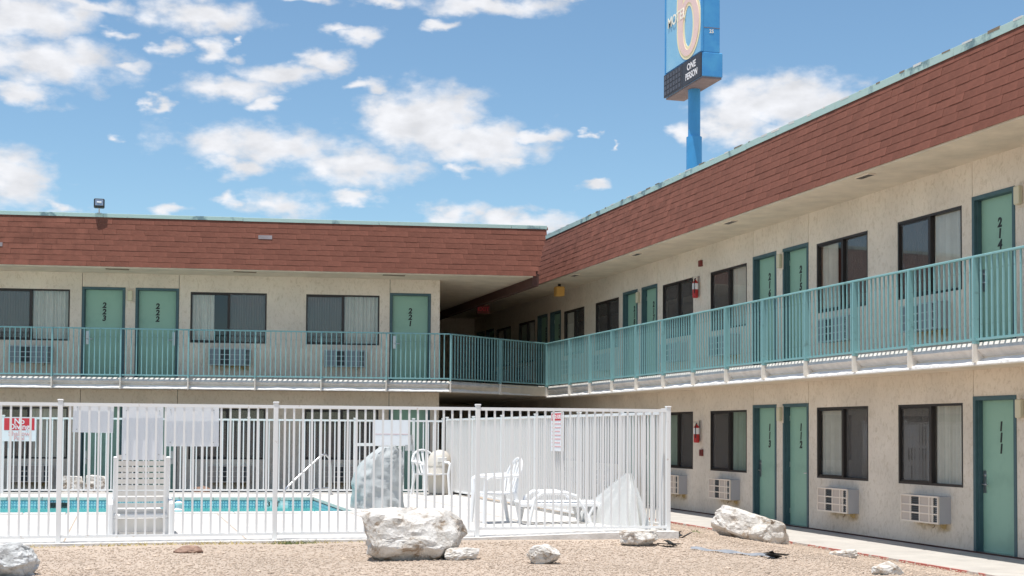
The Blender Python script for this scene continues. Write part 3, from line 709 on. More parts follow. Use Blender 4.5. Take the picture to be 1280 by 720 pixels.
# right roof
XF = 10.1; ZRb, ZRt = 5.349, 6.582
m = MB(); m.add([(XF+.03, 8, ZRb), (XF+.03, 33.2, ZRb), (XF+.33, 33.5, ZRt-.02), (XF+.33, 8, ZRt-.02), (19, 8, ZRb), (19, 33.2, ZRb), (19, 33.5, ZRt-.02), (19, 8, ZRt-.02)],
               [(0,1,2,3), (4,7,6,5), (0,4,5,1), (1,5,6,2), (2,6,7,3), (3,7,4,0)])
rr_ = m.build('roof', 'roof_base', right, world=True)
mansard(right, rr_, (XF, 33.2), (XF, 8.4), ZRb, ZRt, .3, True, lambda c: abs(c.y-17.5) if c.y > 13.2 else 50, 0)
m = MB(); m.prism([(xe+.05, 33.3), (XF+.012, 33.3), (XF+.012, 8), (XR+.3, 8), (XR+.3, 43), (xe+.05, 43)], ZRb-.03, ZRb-.001); m.build('soffit', 'soffit', right, world=True)
m = MB(); m.box(xe+.05, XF+.34, 33.52, 43, ZRb, ZRb+.1); m.box(xe+.05, 19, 33.52, 43.2, ZRb+.101, ZRb+.3); m.build('roof_deck', 'roof_base', right, world=True)
coping(right, (XF+.3, 33.5), (XF+.3, 8.4), ZRt-.015, .075, .35, 2)
r = random.Random(8)
for k in range(46):
    y_ = 9+k*.52+r.uniform(0, .2); l = r.uniform(.06, .3); m = MB(); m.box(XF+.258, XF+.34, y_, y_+l, ZRt+.03+r.random()*.03, ZRt+.064+r.random()*.012); m.build('patch', r.choice(['kerb', 'tarp', 'rust']), right, world=True)
# soffit vents
for y_ in (13.3, 17.2, 21.7, 26.2, 30.2):
    m = MB(); m.box(XF+.09, XF+.21, y_-.19, y_+.19, ZRb-.046, ZRb-.031)
    v = m.build('soffit_vent', 'ac_frame', right, world=True)
    m = MB()
    for q in range(5): m.box(XF+.10+q*.021, XF+.108+q*.021, y_-.17, y_+.17, ZRb-.05, ZRb-.0465)
    m.build('vent_slot', 'black', v)
for x_ in (-.15, 2.6, 5.9):
    m = MB(); m.box(x_-.25, x_+.25, yf(x_)+.16, yf(x_)+.26, ZLb-.046, ZLb-.031); m.build('soffit_vent', 'rust', left, world=True)
# small louvre in the left mansard
fz = lambda x, z: yf(x, .3*(z-ZLb)/(ZLt-ZLb))
for x_, z_, w_ in ((3.03, 5.935, .15), (-2.62, 5.62, .05)):
    m = MB(); m.add([(x, fz(x, z)+dy, z) for dy in (-.022, .03) for x, z in ((x_-w_, z_-.045), (x_+w_, z_-.045), (x_+w_, z_+.045), (x_-w_, z_+.045))], [(0,1,2,3), (7,6,5,4), (0,4,5,1), (1,5,6,2), (2,6,7,3), (3,7,4,0)])
    m.build('roof_vent', 'under', left, world=True)

# ================================================================== FITTINGS ON THE WINGS
# floodlight on the parapet
t = thing('floodlight', 'small black floodlight standing on the edge of the left roof', 'floodlight', (-.56, yf(-.56, .3)-.06, ZLt+.03))
m = MB(); m.tube([(0, .02, 0), (0, -.02, .12)], .014, 8); m.box(-.05, .05, -.03, .07, -.0, .015); m.build('bracket', 'steel', t)
m = MB(); Mt = Matrix.Translation((0, -.03, .22)) @ Matrix.Rotation(R(-12), 4, 'X'); m.box(-.115, .115, -.06, .07, -.10, .10, Mt); m.build('housing', 'black', t, bevel=.02)
m = MB(); m.box(-.085, .085, -.066, -.0605, -.07, .07, Mt); m.build('lens', 'steel', t, bevel=.002)
m = MB(); m.tube([Mt @ Vector((-.05, -.075, 0)), Mt @ Vector((.05, -.075, 0))], .015, 8); m.build('bulb', 'sign_white', t)
# fire extinguishers
def extinguisher(label, y_, zc):
    t = thing('fire_extinguisher', label, 'fire extinguisher', (XR-.09, y_, zc), 0); t.scale = (.85, .85, .9)
    m = MB(); m.lathe([(.055, -.24), (.068, -.225), (.068, .09), (.055, .125), (.025, .15), (.022, .17)], n=18); m.build('cylinder', 'red', t, smooth=True)
    m = MB(); m.lathe([(.0695, -.05), (.0695, .085)], n=18); m.build('label_band', 'sign_white', t)
    m = MB(); m.tube([(0, 0, .165), (0, 0, .20)], .018, 8); m.box(-.09, .03, -.012, .012, .195, .208); m.box(-.085, .02, -.012, .012, .225, .235); m.build('valve', 'steel', t)
    m = MB(); m.tube([(0, -.02, .19), (-.05, -.07, .17), (-.07, -.085, .05), (-.06, -.07, -.08), (-.05, -.06, -.14)], .012, 8); m.build('hose', 'black', t, smooth=True)
    m = MB(); m.box(.07, .105, -.03, .03, -.2, .25); m.build('wall_bracket', 'steel', t)
extinguisher('red fire extinguisher hung on the upstairs balcony wall of the right wing', 24.93, 4.52)
extinguisher('red fire extinguisher hung on the ground floor wall of the right wing', 24.86, 1.62)
m = MB(); m.box(XR-.05, XR-.001, 24.77, 24.89, 4.93, 5.05); m.box(XR-.056, XR-.051, 24.79, 24.87, 4.95, 5.0); tag(m.build('alarm_box', 'dull_red', bevel=.006), 'small red alarm box high on the upstairs wall above the extinguisher', 'alarm box')
m = MB(); m.box(XR-.045, XR-.001, 24.72, 24.84, 1.14, 1.27); m.box(XR-.06, XR-.046, 24.75, 24.81, 1.17, 1.24); tag(m.build('alarm_box', 'dull_red', bevel=.006), 'small red alarm pull box low on the ground floor wall under the extinguisher', 'alarm box')
t = thing('ceiling_lamp', 'orange square lamp hanging under the right wing eave near the inner corner', 'lamp', (10.5, 32.15, 5.31))
m = MB(); m.box(-.03, .03, -.03, .03, -.06, .01); m.build('stem', 'bronze', t)
m = MB(); m.box(-.11, .11, -.11, .11, -.30, -.06); m.build('lamp_shade', 'orange', t, bevel=.015)
t = thing('exit_sign', 'dark red exit sign hanging in the shaded upstairs passage', 'sign', (9.6, 36.2, 5.0))
m = MB(); m.box(-.18, .18, -.03, .03, -.12, .12); m.build('box', 'dull_red', t)
o = link('lettering', text_mesh('EXIT', .16, .002, 'sign_red', bold=.004), t); o.location = (0, -.033, 0); o.rotation_euler = (R(90), 0, 0)
m = MB(); m.box(-.01, .01, -.01, .01, .12, .34); m.build('hanger', 'bronze', t)

# ================================================================== POOL DECK
def yfront(x): return 15.735-.013*x if x < 3 else 15.70-.065*(x-3)*.9-.008*(x-3)**2
def ydn(x): return 21.26-.0937*x
def ydf(x): return 26.105-.148*x
XPE = 3.5
def deck_z(x, y): return .33+.06*ss(3.6, 6.4, x)*(1-ss(15.6, 19.5, y))
def patch(m, xs, f0, f1, n, zf=None):
    vs = []; 
    for x in xs:
        for j in range(n+1):
            y = f0(x)+(f1(x)-f0(x))*j/n; vs.append((x, y, (zf or deck_z)(x, y)))
    m.add(vs, [(i*(n+1)+j, (i+1)*(n+1)+j, (i+1)*(n+1)+j+1, i*(n+1)+j+1) for i in range(len(xs)-1) for j in range(n)])
def lin(a, b, n): return [a+(b-a)*i/n for i in range(n+1)]
m = MB(); xs1 = lin(-9, XPE+.3, 20); xs2 = lin(XPE+.3, 6.50, 8); yb_ = lambda x: 28.3-.14*x
patch(m, xs1, lambda x: yfront(x)+.13, lambda x: ydn(x)-.3, 12); patch(m, xs2, lambda x: yfront(x)+.13, yb_, 26)
patch(m, xs1, lambda x: ydf(x)+.3, yb_, 6)
m.add([(-9, yb_(-9), .33), (6.50, yb_(6.50), .33), (6.50, yb_(6.50), -.2), (-9, yb_(-9), -.2)], [(0,1,2,3)])
m.add([(6.50, yfront(6.50), .39), (6.50, yb_(6.50), .33), (6.50, yb_(6.50), -.2), (6.50, yfront(6.50), -.2)], [(0,1,2,3)])
o = m.build('pool_deck', 'deck'); struct(o)
for x_ in (-2.6, -.6, 1.4, 3.4, 5.4):
    y0_, y1_ = yfront(x_)+.15, (ydn(x_)-.31 if x_ < XPE+.3 else yb_(x_)-.05); m = MB(); nn_ = 10
    for q in range(nn_):
        ya, yc = y0_+(y1_-y0_)*q/nn_, y0_+(y1_-y0_)*(q+1)/nn_; za, zc = deck_z(x_, ya)+.002, deck_z(x_, yc)+.002
        m.add([(x_-.007, ya, za), (x_+.007, ya, za), (x_+.007, yc, zc), (x_-.007, yc, zc)], [(0, 1, 2, 3)])
    struct(m.build('deck_joint', 'dirt'))
# coping round the pool, piece by piece
for k in range(20):
    x0 = XPE-(k+1)*.61; x1 = XPE-k*.61-.008
    m = MB(); m.prism([(x0, ydn(x0)-.299), (x1, ydn(x1)-.299), (x1, ydn(x1)+.02), (x0, ydn(x0)+.02)], .2, .345); struct(m.build('coping_stone', 'deck', bevel=.01))
    m = MB(); m.prism([(x0, ydf(x0)-.02), (x1, ydf(x1)-.02), (x1, ydf(x1)+.299), (x0, ydf(x0)+.299)], .28, .345); struct(m.build('coping_stone', 'deck', bevel=.01))
yy = ydn(XPE)-.299
while yy < ydf(XPE)+.28:
    y2 = min(yy+.61, ydf(XPE)+.28); m = MB(); m.box(XPE+.001, XPE+.299, yy, y2-.008, .28, .345); struct(m.build('coping_stone', 'deck', bevel=.01)); yy = y2
# basin
m = MB(); a, b, c, d = (-9, ydn(-9)), (XPE, ydn(XPE)), (XPE, ydf(XPE)), (-9, ydf(-9)); zt_, zf_ = .27, -.85
vs = [(*p, zt_) for p in (a, b, c, d)]+[(*p, zf_) for p in (a, b, c, d)]
m.add(vs, [(4,5,6,7), (0,1,5,4), (1,2,6,5), (2,3,7,6), (3,0,4,7)]); pool = struct(m.build('pool_basin', 'pool_paint'))
tw = .152
tmesh = MB().box(0, tw-.006, -.008, 0, 0, .145).mesh('tile', 'pool_tile', bevel=.002); tmw = MB().box(0, tw-.006, -.008, 0, 0, .145).mesh('tile', 'tile_white', bevel=.002)
angf = math.atan(-.148); k = 0; x = XPE-.01
while x > -3.2:
    x0 = x-tw*math.cos(angf); white = 2.52 < x0+.07 < 2.98
    o = link('tile', tmw if white else tmesh, pool); o.location = (x0, ydf(x0)-.004, .13); o.rotation_euler = (0, 0, angf); x = x0
y_ = ydn(XPE)+.02
while y_ < ydf(XPE)-.16:
    o = link('tile', tmesh, pool); o.location = (XPE-.004, y_+tw, .13); o.rotation_euler = (0, 0, R(-90)); y_ += tw
o = link('depth_marking', text_mesh('3 FT', .13, .001, 'numeral', bold=.003), pool); o.location = (2.76, ydf(2.76)-.016, .205); o.rotation_euler = (R(90), 0, angf)
m = MB(); m.box(-1.27, -.83, ydf(-1.05)-.03, ydf(-1.05)+.04, .14, .235); sk = m.build('skimmer', 'black', pool)  # skimmer mouth: shade inside its opening drawn as a black block
m = MB(); m.add([(-9, ydn(-9)+.002, .185), (XPE-.002, ydn(XPE)+.002, .185), (XPE-.002, ydf(XPE)-.002, .185), (-9, ydf(-9)-.002, .185)], [(0,1,2,3)])
struct(m.build('pool_water', 'water'))
# kerb under the front fence
m = MB(); xs = lin(-9, 6.53, 32)
zk = lambda x: deck_z(x, 15.6)+.002
for a, b in zip(xs[:-1], xs[1:]):
    A = [(a, yfront(a)-.13), (b, yfront(b)-.13), (b, yfront(b)+.14), (a, yfront(a)+.14)]
    m.add([(*A[0], 0), (*A[1], 0), (*A[2], 0), (*A[3], 0), (*A[0], zk(a)), (*A[1], zk(b)), (*A[2], zk(b)), (*A[3], zk(a))], [(4,5,6,7), (0,1,5,4), (2,3,7,6)])
struct(m.build('kerb', 'kerb'))

# ================================================================== FENCES
def fence(label, posts, ztop, spacing=.102, gate=None, pw=.052):
    t = thing('pool_fence', label, 'fence', (posts[0][0], posts[0][1], posts[0][2])); o0 = Vector(posts[0])
    for (x, y, zb) in posts:
        m = MB(); m.box(x-pw/2, x+pw/2, y-pw/2, y+pw/2, zb-.02, ztop+.012); p = m.build('post', 'fence_white', t, world=True, bevel=.003)
        m = MB(); m.box(x-pw/2-.006, x+pw/2+.006, y-pw/2-.006, y+pw/2+.006, ztop+.013, ztop+.03); m.build('cap', 'fence_white', p, bevel=.004)
    for i, (p, q) in enumerate(zip(posts[:-1], posts[1:])):
        d = Vector((q[0]-p[0], q[1]-p[1])); L_ = d.length; d /= L_; ang = math.atan2(d.y, d.x); zb = max(p[2], q[2])
        zlo = (p[2]+q[2])/2+.055
        for (z0, z1) in ((ztop-.045, ztop-.008), (zlo, zlo+.03)):
            M_ = Matrix.Translation((p[0], p[1], 0)) @ Matrix.Rotation(ang, 4, 'Z'); m = MB(); m.box(pw/2, L_-pw/2, -.017, .017, z0, z1, M_); m.build('rail', 'fence_white', t, world=True)
        n = round(L_/spacing); me = MB().box(-.0112, .0112, -.0112, .0112, zlo+.03, ztop-.045).mesh('picket', 'fence_white')
        for k in range(1, n):
            s = L_*k/n; o = link('picket', me, t); o.location = (p[0]+d.x*s-o0.x, p[1]+d.y*s-o0.y, -o0.z); o.rotation_euler = (0, 0, ang)
        if gate == i:
            m = MB(); M_ = Matrix.Translation((p[0], p[1], 0)) @ Matrix.Rotation(ang, 4, 'Z'); m.box(.04, L_-.04, -.03, -.018, 1.29, 1.35, M_); m.build('gate_bar', 'fence_white', t, world=True)
            m = MB(); m.box(L_-.17, L_-.02, -.07, -.02, 1.20, 1.32, M_); m.tube([M_ @ Vector((L_-.05, -.05, 1.31)), M_ @ Vector((L_-.05, -.05, 1.52))], .022, 8); m.build('latch', 'steel', t, world=True)
    return t
def kz(x): return deck_z(x, 15.6)
fence('white metal picket fence along the front of the pool deck, nearest to the viewer', [(-3.02, 15.77, .33), (-.655, 15.735, .33), (1.705, 15.705, .33), (4.086, 15.62, .335), (6.46, 15.44, .395)], 1.888)
fence('white metal picket fence along the right side of the pool deck, seen end on', [(6.455, y, deck_z(6.45, y)) for y in (15.56, 17.03, 18.79, 20.95, 22.97, 25.0)]+[(6.38, 26.86, .33)], 1.86)
fence('white metal picket fence behind the pool with a latched gate', [(x, 27.75-.14*x, .33) for x in (-4.6, -2.22, .12, 2.44, 4.53, 5.70, 6.30)], 1.83, gate=4)

# signs on the fences
def plate(name, mname, w, h, t=.004): return MB().box(-w/2, w/2, -t/2, t/2, -h/2, h/2)
for (x0, x1, z0, z1, lab, tl) in ((-.522, -.09, 1.55, 1.86, 'small white signboard hung on the front fence, leftmost of three', .03),
                              (.005, .45, 1.245, 1.86, 'tall white signboard hung on the front fence above the lounge chair', 0),
                              (.47, 1.066, 1.40, 1.86, 'wide white signboard hung on the front fence right of the lounge chair', 0)):
    t = thing('signboard', lab, 'sign', ((x0+x1)/2, 15.757, (z0+z1)/2), -.013, 'white signboards hung on the front fence')
    hw_, hh_ = (x1-x0)/2, (z1-z0)/2; m = MB(); m.add([(-hw_, 0, -hh_), (hw_, 0, -hh_), (hw_, 0, hh_), (-hw_, 0, hh_)], [(0, 1, 2, 3)]); b = m.build('board', 'milky_plastic', t); b.rotation_euler = (R(-1.5), tl*.6, 0)
    m = MB()
    for sx in (-.4, .4):
        for sz in (-.4, .4): m.tube([((x1-x0)*sx, -.008, (z1-z0)*sz), ((x1-x0)*sx, .004, (z1-z0)*sz)], .008, 6)
    m.build('bolt', 'steel', b)
t = thing('no_diving_sign', 'red and white No Diving Shallow Pool sign on the fence behind the pool', 'sign', (-1.92, 27.75+.14*1.92-.03, 1.58), math.atan(-.14))
m = plate('', '', .63, .46); m.build('board', 'sign_white', t)
m = MB(); m.box(-.285, .285, -.0045, -.0022, -.015, .22); m.build('red_panel', 'sign_red', t)
for txt, z, mm, sz in (('No', .155, 'sign_white', .15), ('Diving', .05, 'sign_white', .15), ('Shallow', -.085, 'sign_pink', .13), ('Pool', -.178, 'sign_pink', .11)):
    o = link('lettering', text_mesh(txt, sz, .001, mm, bold=.0025), t); o.location = (0, -.0055, z); o.rotation_euler = (R(90), 0, 0)
t = thing('signboard', 'white signboard hung on the gate behind the pool', 'sign', (5.24, 27.75-.14*5.24-.05, 1.56), math.atan(-.14))
m = plate('', '', .74, .52); m.build('board', 'sign_white', t)
m = MB(); m.box(-.35, .35, -.006, -.003, -.03, -.022); m.build('line', 'sign_pink', t)
t = thing('pool_rules_sign', 'white pool rules sign with a red header on the right side fence', 'sign', (6.42, 19.72, 1.60), R(-90))
m = plate('', '', .62, .60); m.build('board', 'sign_white', t)
m = MB(); m.box(-.28, .28, -.0045, -.0022, .17, .28); m.build('header', 'sign_red', t)
o = link('lettering', text_mesh('POOL RULES', .085, .001, 'sign_white', bold=.002), t); o.location = (0, -.0055, .225); o.rotation_euler = (R(90), 0, 0)
m = MB()
for k in range(7): m.box(-.26, .26-.06*(k % 3), -.0045, -.0022, .11-k*.058, .128-k*.058)
m.build('text_line', 'sign_pink', t)

# ================================================================== PYLON SIGN
t = thing('pylon_sign', 'tall blue motel pylon sign with a big pale 6 beyond the right roof', 'sign', (24.75, 56.4, 0))
def wb(*a): return MB().box(*a)
wb(24.36, 25.16, 54.33, 58.52, 18.42, 25.5).build('cabinet', 'blue_metal', t, world=True, bevel=.03)
wb(24.30, 24.358, 54.42, 58.42, 18.50, 25.4).build('sign_face', 'blue_face', t, world=True)
wb(24.27, 24.362, 54.31, 54.42, 18.45, 25.5).build('face_trim', 'blue_metal', t, world=True)
wb(24.27, 24.362, 58.42, 58.53, 18.40, 25.5).build('face_trim', 'blue_metal', t, world=True)
wb(24.30, 25.29, 54.32, 58.55, 17.34, 18.42).build('lower_cabinet', 'blue_metal', t, world=True, bevel=.03)
wb(24.34, 25.25, 54.36, 58.51, 17.26, 17.339).build('underside', 'under', t, world=True)
wb(24.24, 24.299, 54.34, 56.35, 17.34, 18.40).build('reader_board', 'board_black', t, world=True)
bd = wb(24.24, 24.299, 56.37, 58.55, 17.34, 18.40).build('rate_board', 'board_black', t, world=True)
m = MB()
for i in range(6):
    for j in range(4): m.box(24.225, 24.239, 56.55+i*.33, 56.81+i*.33, 17.42+j*.24, 17.6+j*.24)
m.build('lamp_cell', 'board_cell', t, world=True)
RS = Matrix.Rotation(R(-90), 4, 'Z') @ Matrix.Rotation(R(90), 4, 'X')
def facetext(txt, size, mm, y, z, x=24.235, bold=.01, sx=1.0, shear=0):
    o = link('lettering', text_mesh(txt, size, .004, mm, bold=bold, sx=sx, shear=shear), t); o.matrix_parent_inverse = PM[t.name].inverted(); o.matrix_basis = Matrix.Translation((x, y, z)) @ RS
facetext('ONE', .42, 'sign_white', 55.35, 18.06, sx=1.1); facetext('PERSON', .42, 'sign_white', 55.35, 17.65, sx=.85)
facetext('MOTEL', .66, 'sign_text', 57.12, 20.72, x=24.262, bold=.010, sx=.98)
# big numeral: closed bowl with rising stroke
def six(sc, x0, x1, mm, name):
    m = MB(); cy, cz = 55.78, 19.98; n = 56; oy, oz, iy, iz = 1.24, 1.40, .56, 1.02
    g = sc; oy += g; oz += g; iy -= g; iz -= g
    vs = []
    for xx in (x0, x1):
        for k in range(n): a = 2*math.pi*k/n; vs.append((xx, cy+oy*math.cos(a), cz+oz*math.sin(a)))
        for k in range(n): a = 2*math.pi*k/n; vs.append((xx, cy+iy*math.cos(a), cz+iz*math.sin(a)))
    fs = []
    for k in range(n):
        k2 = (k+1) % n; fs += [(k, k2, n+k2, n+k), (2*n+k, 3*n+k, 3*n+k2, 2*n+k2), (k, 2*n+k, 2*n+k2, k2), (n+k, n+k2, 3*n+k2, 3*n+k)]
    m.add(vs, fs)
    # stroke rising from the left of the bowl
    pts = [(.9, .3), (.92, 1.2), (.8, 2.4), (.45, 3.6), (.0, 4.6)]; w = .34+g; a = []
    for yy, zz in pts: a.append((cy+yy+w, cz+zz))
    for yy, zz in pts[::-1]: a.append((cy+yy-w, cz+zz))
    k = len(a); vs = [(x0+.0005, *p) for p in a]+[(x1+.0005, *p) for p in a]
    m.add(vs, [tuple(range(k)), tuple(range(k, 2*k))]+[(i, (i+1) % k, k+(i+1) % k, k+i) for i in range(k)])
    m.build(name, mm, t, world=True)
six(.10, 24.285, 24.299, 'sign_halo', 'numeral_halo'); six(-.06, 24.268, 24.284, 'sign_pale_red', 'numeral')
for z in (19.5, 20.9, 22.3, 23.7): wb(24.37, 25.155, 54.322, 54.329, z, z+.03).build('seam', 'under', t, world=True)
o = link('side_lettering', text_mesh('25', .22, .003, 'sign_text', bold=.004), t); o.matrix_parent_inverse = PM[t.name].inverted(); o.matrix_basis = Matrix.Translation((24.75, 54.32, 19.35)) @ ROTX
m = MB(); m.tube([(24.84, 56.4, 15.0), (24.84, 56.4, 17.3)], .28, 24); m.build('pole', 'pole', t, world=True, smooth=True)
m = MB(); m.tube([(24.84, 56.4, 0), (24.84, 56.4, 15.08)], .355, 24); m.build('pole_sleeve', 'pole', t, world=True, smooth=True)

# ================================================================== POOL FURNITURE
def rz(a): return Matrix.Rotation(a, 4, 'Z')
# upright lounge chair seen from behind
t = thing('lounge_chair', 'white slatted lounge chair seen from behind at the pool edge, under the tall signboard', 'lounge chair', (.235, 16.75, .332), R(2))
W = .30
for sx in (-1, 1):
    m = MB(); m.tube([(sx*W, .10, .22), (sx*W, .02, .55), (sx*W, -.10, .93)], .028, 10); m.build('back_frame', 'plastic', t, smooth=True)
    m = MB(); x0, x1 = sorted((sx*(W+.02), sx*(W+.075)))
    m.add([(x, y, z) for x in (x0, x1) for (y, z) in ((-.10, .0), (-.02, .0), (.0, .36), (.5, .37), (.56, .0), (.63, .0), (.60, .40), (.52, .44), (-.02, .42), (-.10, .38))],
          [tuple(range(10)), tuple(range(19, 9, -1))]+[(i, (i+1) % 10, 10+(i+1) % 10, 10+i) for i in range(10)]); m.build('armrest', 'plastic', t, bevel=.012)
for k in range(10):
    z = .25+k*.072; y = .10-.20*((z-.22)/.71); bow = .03
    m = MB()
    for q in range(5):
        a0 = -W+.02+q*(2*W-.04)/5+.004; a1 = a0+(2*W-.04)/5-.008
        yy = lambda a: y-bow*(1-(a/W)**2)
        zt2 = .056
        m.add([(a0, yy(a0), z), (a1, yy(a1), z), (a1, yy(a1)+.02, z), (a0, yy(a0)+.02, z), (a0, yy(a0)-.012, z+zt2), (a1, yy(a1)-.012, z+zt2), (a1, yy(a1)+.01, z+zt2), (a0, yy(a0)+.01, z+zt2)], [(0,1,5,4), (1,2,6,5), (2,3,7,6), (3,0,4,7), (4,5,6,7), (0,3,2,1)])
    for q in range(1, 5):
        a = -W+.02+q*(2*W-.04)/5; m.box(a-.006, a+.006, yy(a)+.003, yy(a)+.012, z-.004, z+zt2)
    m.build('back_slat', 'plastic_shade_beige', t)
m = MB(); m.box(-W-.02, W+.02, -.0, .06, .20, .25); m.build('rear_rail', 'plastic', t, bevel=.012)
for k in range(8):
    m = MB(); m.box(-W, W, .12+k*.15, .12+k*.15+.11, .24, .262); m.build('seat_slat', 'plastic', t, bevel=.006)
m = MB(); m.box(-W+.03, W-.03, .08, .1, .03, .19); m.build('rear_panel', 'plastic_shade_beige', t)
for sx in (-1, 1):
    m = MB(); m.box(sx*W-.025, sx*W+.025, .10, 1.4, .19, .24); m.build('side_rail', 'plastic', t, bevel=.01)
    m = MB(); m.box(sx*W-.025, sx*W+.025, 1.25, 1.32, 0, .19); m.build('leg', 'plastic', t, bevel=.01)
    m = MB(); m.box(sx*W-.03, sx*W+.03, .02, .09, 0, .20); m.build('leg', 'plastic', t, bevel=.01)

def garden_chair(label, loc, rot, sc=1):
    t = thing('garden_chair', label, 'chair', loc, rot)
    def B(m, name, **k): return m.build(name, 'plastic', t, **k)
    w = .25*sc
    m = MB(); n = 8; vs = []
    for i in range(n+1):
        for j in range(n+1):
            x = -w+2*w*i/n; y = -.23+.46*j/n; z = .42+.012*math.sin(j/n*3.1)*-1+.015*(abs(x)/w)**3; vs.append((x, y, z))
    vs += [(a, b, c-.02) for a, b, c in vs]; N1 = (n+1)**2; fs = []
    for i in range(n):
        for j in range(n):
            q = (i*(n+1)+j, (i+1)*(n+1)+j, (i+1)*(n+1)+j+1, i*(n+1)+j+1); fs += [q, tuple(v+N1 for v in q[::-1])]
    for i in range(n): fs += [(i, i+1, i+1+N1, i+N1), (n*(n+1)+i, n*(n+1)+i+1, n*(n+1)+i+1+N1, n*(n+1)+i+N1), (i*(n+1), (i+1)*(n+1), (i+1)*(n+1)+N1, i*(n+1)+N1), (i*(n+1)+n, (i+1)*(n+1)+n, (i+1)*(n+1)+n+N1, i*(n+1)+n+N1)]
    m.add(vs, fs); B(m, 'seat', smooth=True)
    # fan back: arched hoop with five slats
    hoop = []
    for k in range(15):
        a = math.pi*k/14; hoop.append((w*1.02*math.cos(a), .25+.10*math.sin(a), .62+.27*math.sin(a)))
    hoop = [(w*.92, .22, .43)]+hoop+[(-w*.92, .22, .43)]
    m = MB(); m.tube(hoop, .022, 8); B(m, 'backrest', smooth=True)
    for k in range(-2, 3):
        x0, x1 = k*.065, k*.105; m = MB(); zt = .62+.27*math.sqrt(max(0, 1-(x1/(w*1.02))**2)); yt = .25+.10*math.sqrt(max(0, 1-(x1/w/1.02)**2))
        m.add([(x0-.02, .225, .43), (x0+.02, .225, .43), (x1+.026, yt, zt), (x1-.026, yt, zt), (x0-.02, .237, .43), (x0+.02, .237, .43), (x1+.026, yt+.012, zt), (x1-.026, yt+.012, zt)],
              [(0,1,2,3), (4,7,6,5), (0,4,5,1), (1,5,6,2), (2,6,7,3), (3,7,4,0)]); B(m, 'back_slat')
    for sx in (-1, 1):
        m = MB(); m.tube([(sx*w*1.0, .27, .66), (sx*w*1.12, .1, .655), (sx*w*1.16, -.18, .64), (sx*w*1.14, -.235, .60)], .026, 8); B(m, 'armrest', smooth=True)
        m = MB(); m.tube([(sx*w*1.14, -.235, .61), (sx*w*1.0, -.235, .40), (sx*w*1.05, -.255, 0)], .02, 8, rs=[.024, .032, .024]); B(m, 'leg', smooth=True)
        m = MB(); m.tube([(sx*w*.92, .20, .43), (sx*w*1.02, .29, 0)], .02, 8, rs=[.034, .024]); B(m, 'leg', smooth=True)
    return t
garden_chair('white plastic garden armchair with a fan back beside the tan bin at the back fence', (5.92, 26.3, .332), R(18), 1.08)
garden_chair('white plastic armchair seen from the side facing left, near the front fence', (4.95, 17.95, .332), R(-84), .92)
# tan domed bin behind the chair
t = thing('litter_bin', 'tan domed litter bin standing behind the white armchair at the back fence', 'bin', (6.17, 26.60, .332))
t.scale = (.78, .78, .96)
m = MB(); m.lathe([(.25, 0), (.29, .03), (.30, .55), (.29, .60)], n=28); m.build('body', 'tan_plastic', t, smooth=True)
m = MB(); m.lathe([(.31, .60), (.31, .66), (.27, .80), (.17, .90), (.02, .93)], n=28); m.build('dome_lid', 'tan_plastic', t, smooth=True)
m = MB(); m.box(-.12, .12, -.31, -.2, .68, .78); m.build('flap', 'plastic_shade_beige', t, bevel=.01)

# chaise lounge lying left to right
t = thing('chaise_lounge', 'white plastic chaise lounge stretched flat between the side-on armchair and white cover', 'lounge chair', (5.12, 17.55, .332), R(-4))
for sy in (-.28, .28):
    m = MB(); m.tube([(.12, sy, .0), (.20, sy, .36), (.30, sy, .44), (.62, sy, .45), (.78, sy, .40), (.90, sy, .22), (.98, sy, .0)], .024, 8, rs=[.03, .026, .024, .024, .024, .028, .03]); m.build('armrest', 'plastic', t, smooth=True)
    m = MB(); m.box(.0, 1.24, sy-.022, sy+.022, .26, .31); m.build('side_rail', 'plastic', t, bevel=.01)
    m = MB(); m.tube([(1.02, sy, .27), (.96, sy, .14), (1.0, sy, .0)], .024, 8); m.build('leg', 'plastic', t, smooth=True)
    m = MB(); m.tube([(1.08, sy, .28), (1.17, sy, .12), (1.13, sy, .0)], .024, 8); m.build('leg', 'plastic', t, smooth=True)
for k in range(12):
    m = MB(); x = .02+k*.1; m.box(x, x+.075, -.26, .26, .30, .325); m.build('slat', 'plastic', t, bevel=.006)
# slumped white cover
def cloth_cone(name, label, cat, loc, rx, ry, h, mm, seed, nf=13, skirt=.1, apexx=0, rot=0):
    n, k = 72, 18; vs = []; r = random.Random(seed); ph = [r.random()*6 for _ in range(4)]
    for j in range(k+1):
        f = j/k; rad = f**.92; 
        for i in range(n):
            a = 2*math.pi*i/n; w = 1+.10*f*math.sin(nf*a+ph[0])+.05*f*math.sin(5*a+ph[1])
            z = h*(1-f)**.85*(1+.06*math.sin(nf*a+ph[0])*(f > .05))+.01*math.sin(7*a+ph[2])*f
            vs.append((apexx*(1-f)+rx*rad*w*math.cos(a), ry*rad*w*math.sin(a), max(z, .004)))
    m = MB(); m.add(vs, [(j*n+i, j*n+(i+1) % n, (j+1)*n+(i+1) % n, (j+1)*n+i) for j in range(k) for i in range(n)])
    o = m.build(name, mm, smooth=True); o.location = loc; o.rotation_euler = (0, 0, rot); tag(o, label, cat); return o
cloth_cone('fabric_cover', 'white fabric cover slumped in a peak against the side fence at the deck corner', 'cover', (6.27, 16.95, .345), 1.3, .13, .72, 'tarp', 4, apexx=.72, rot=R(-90))
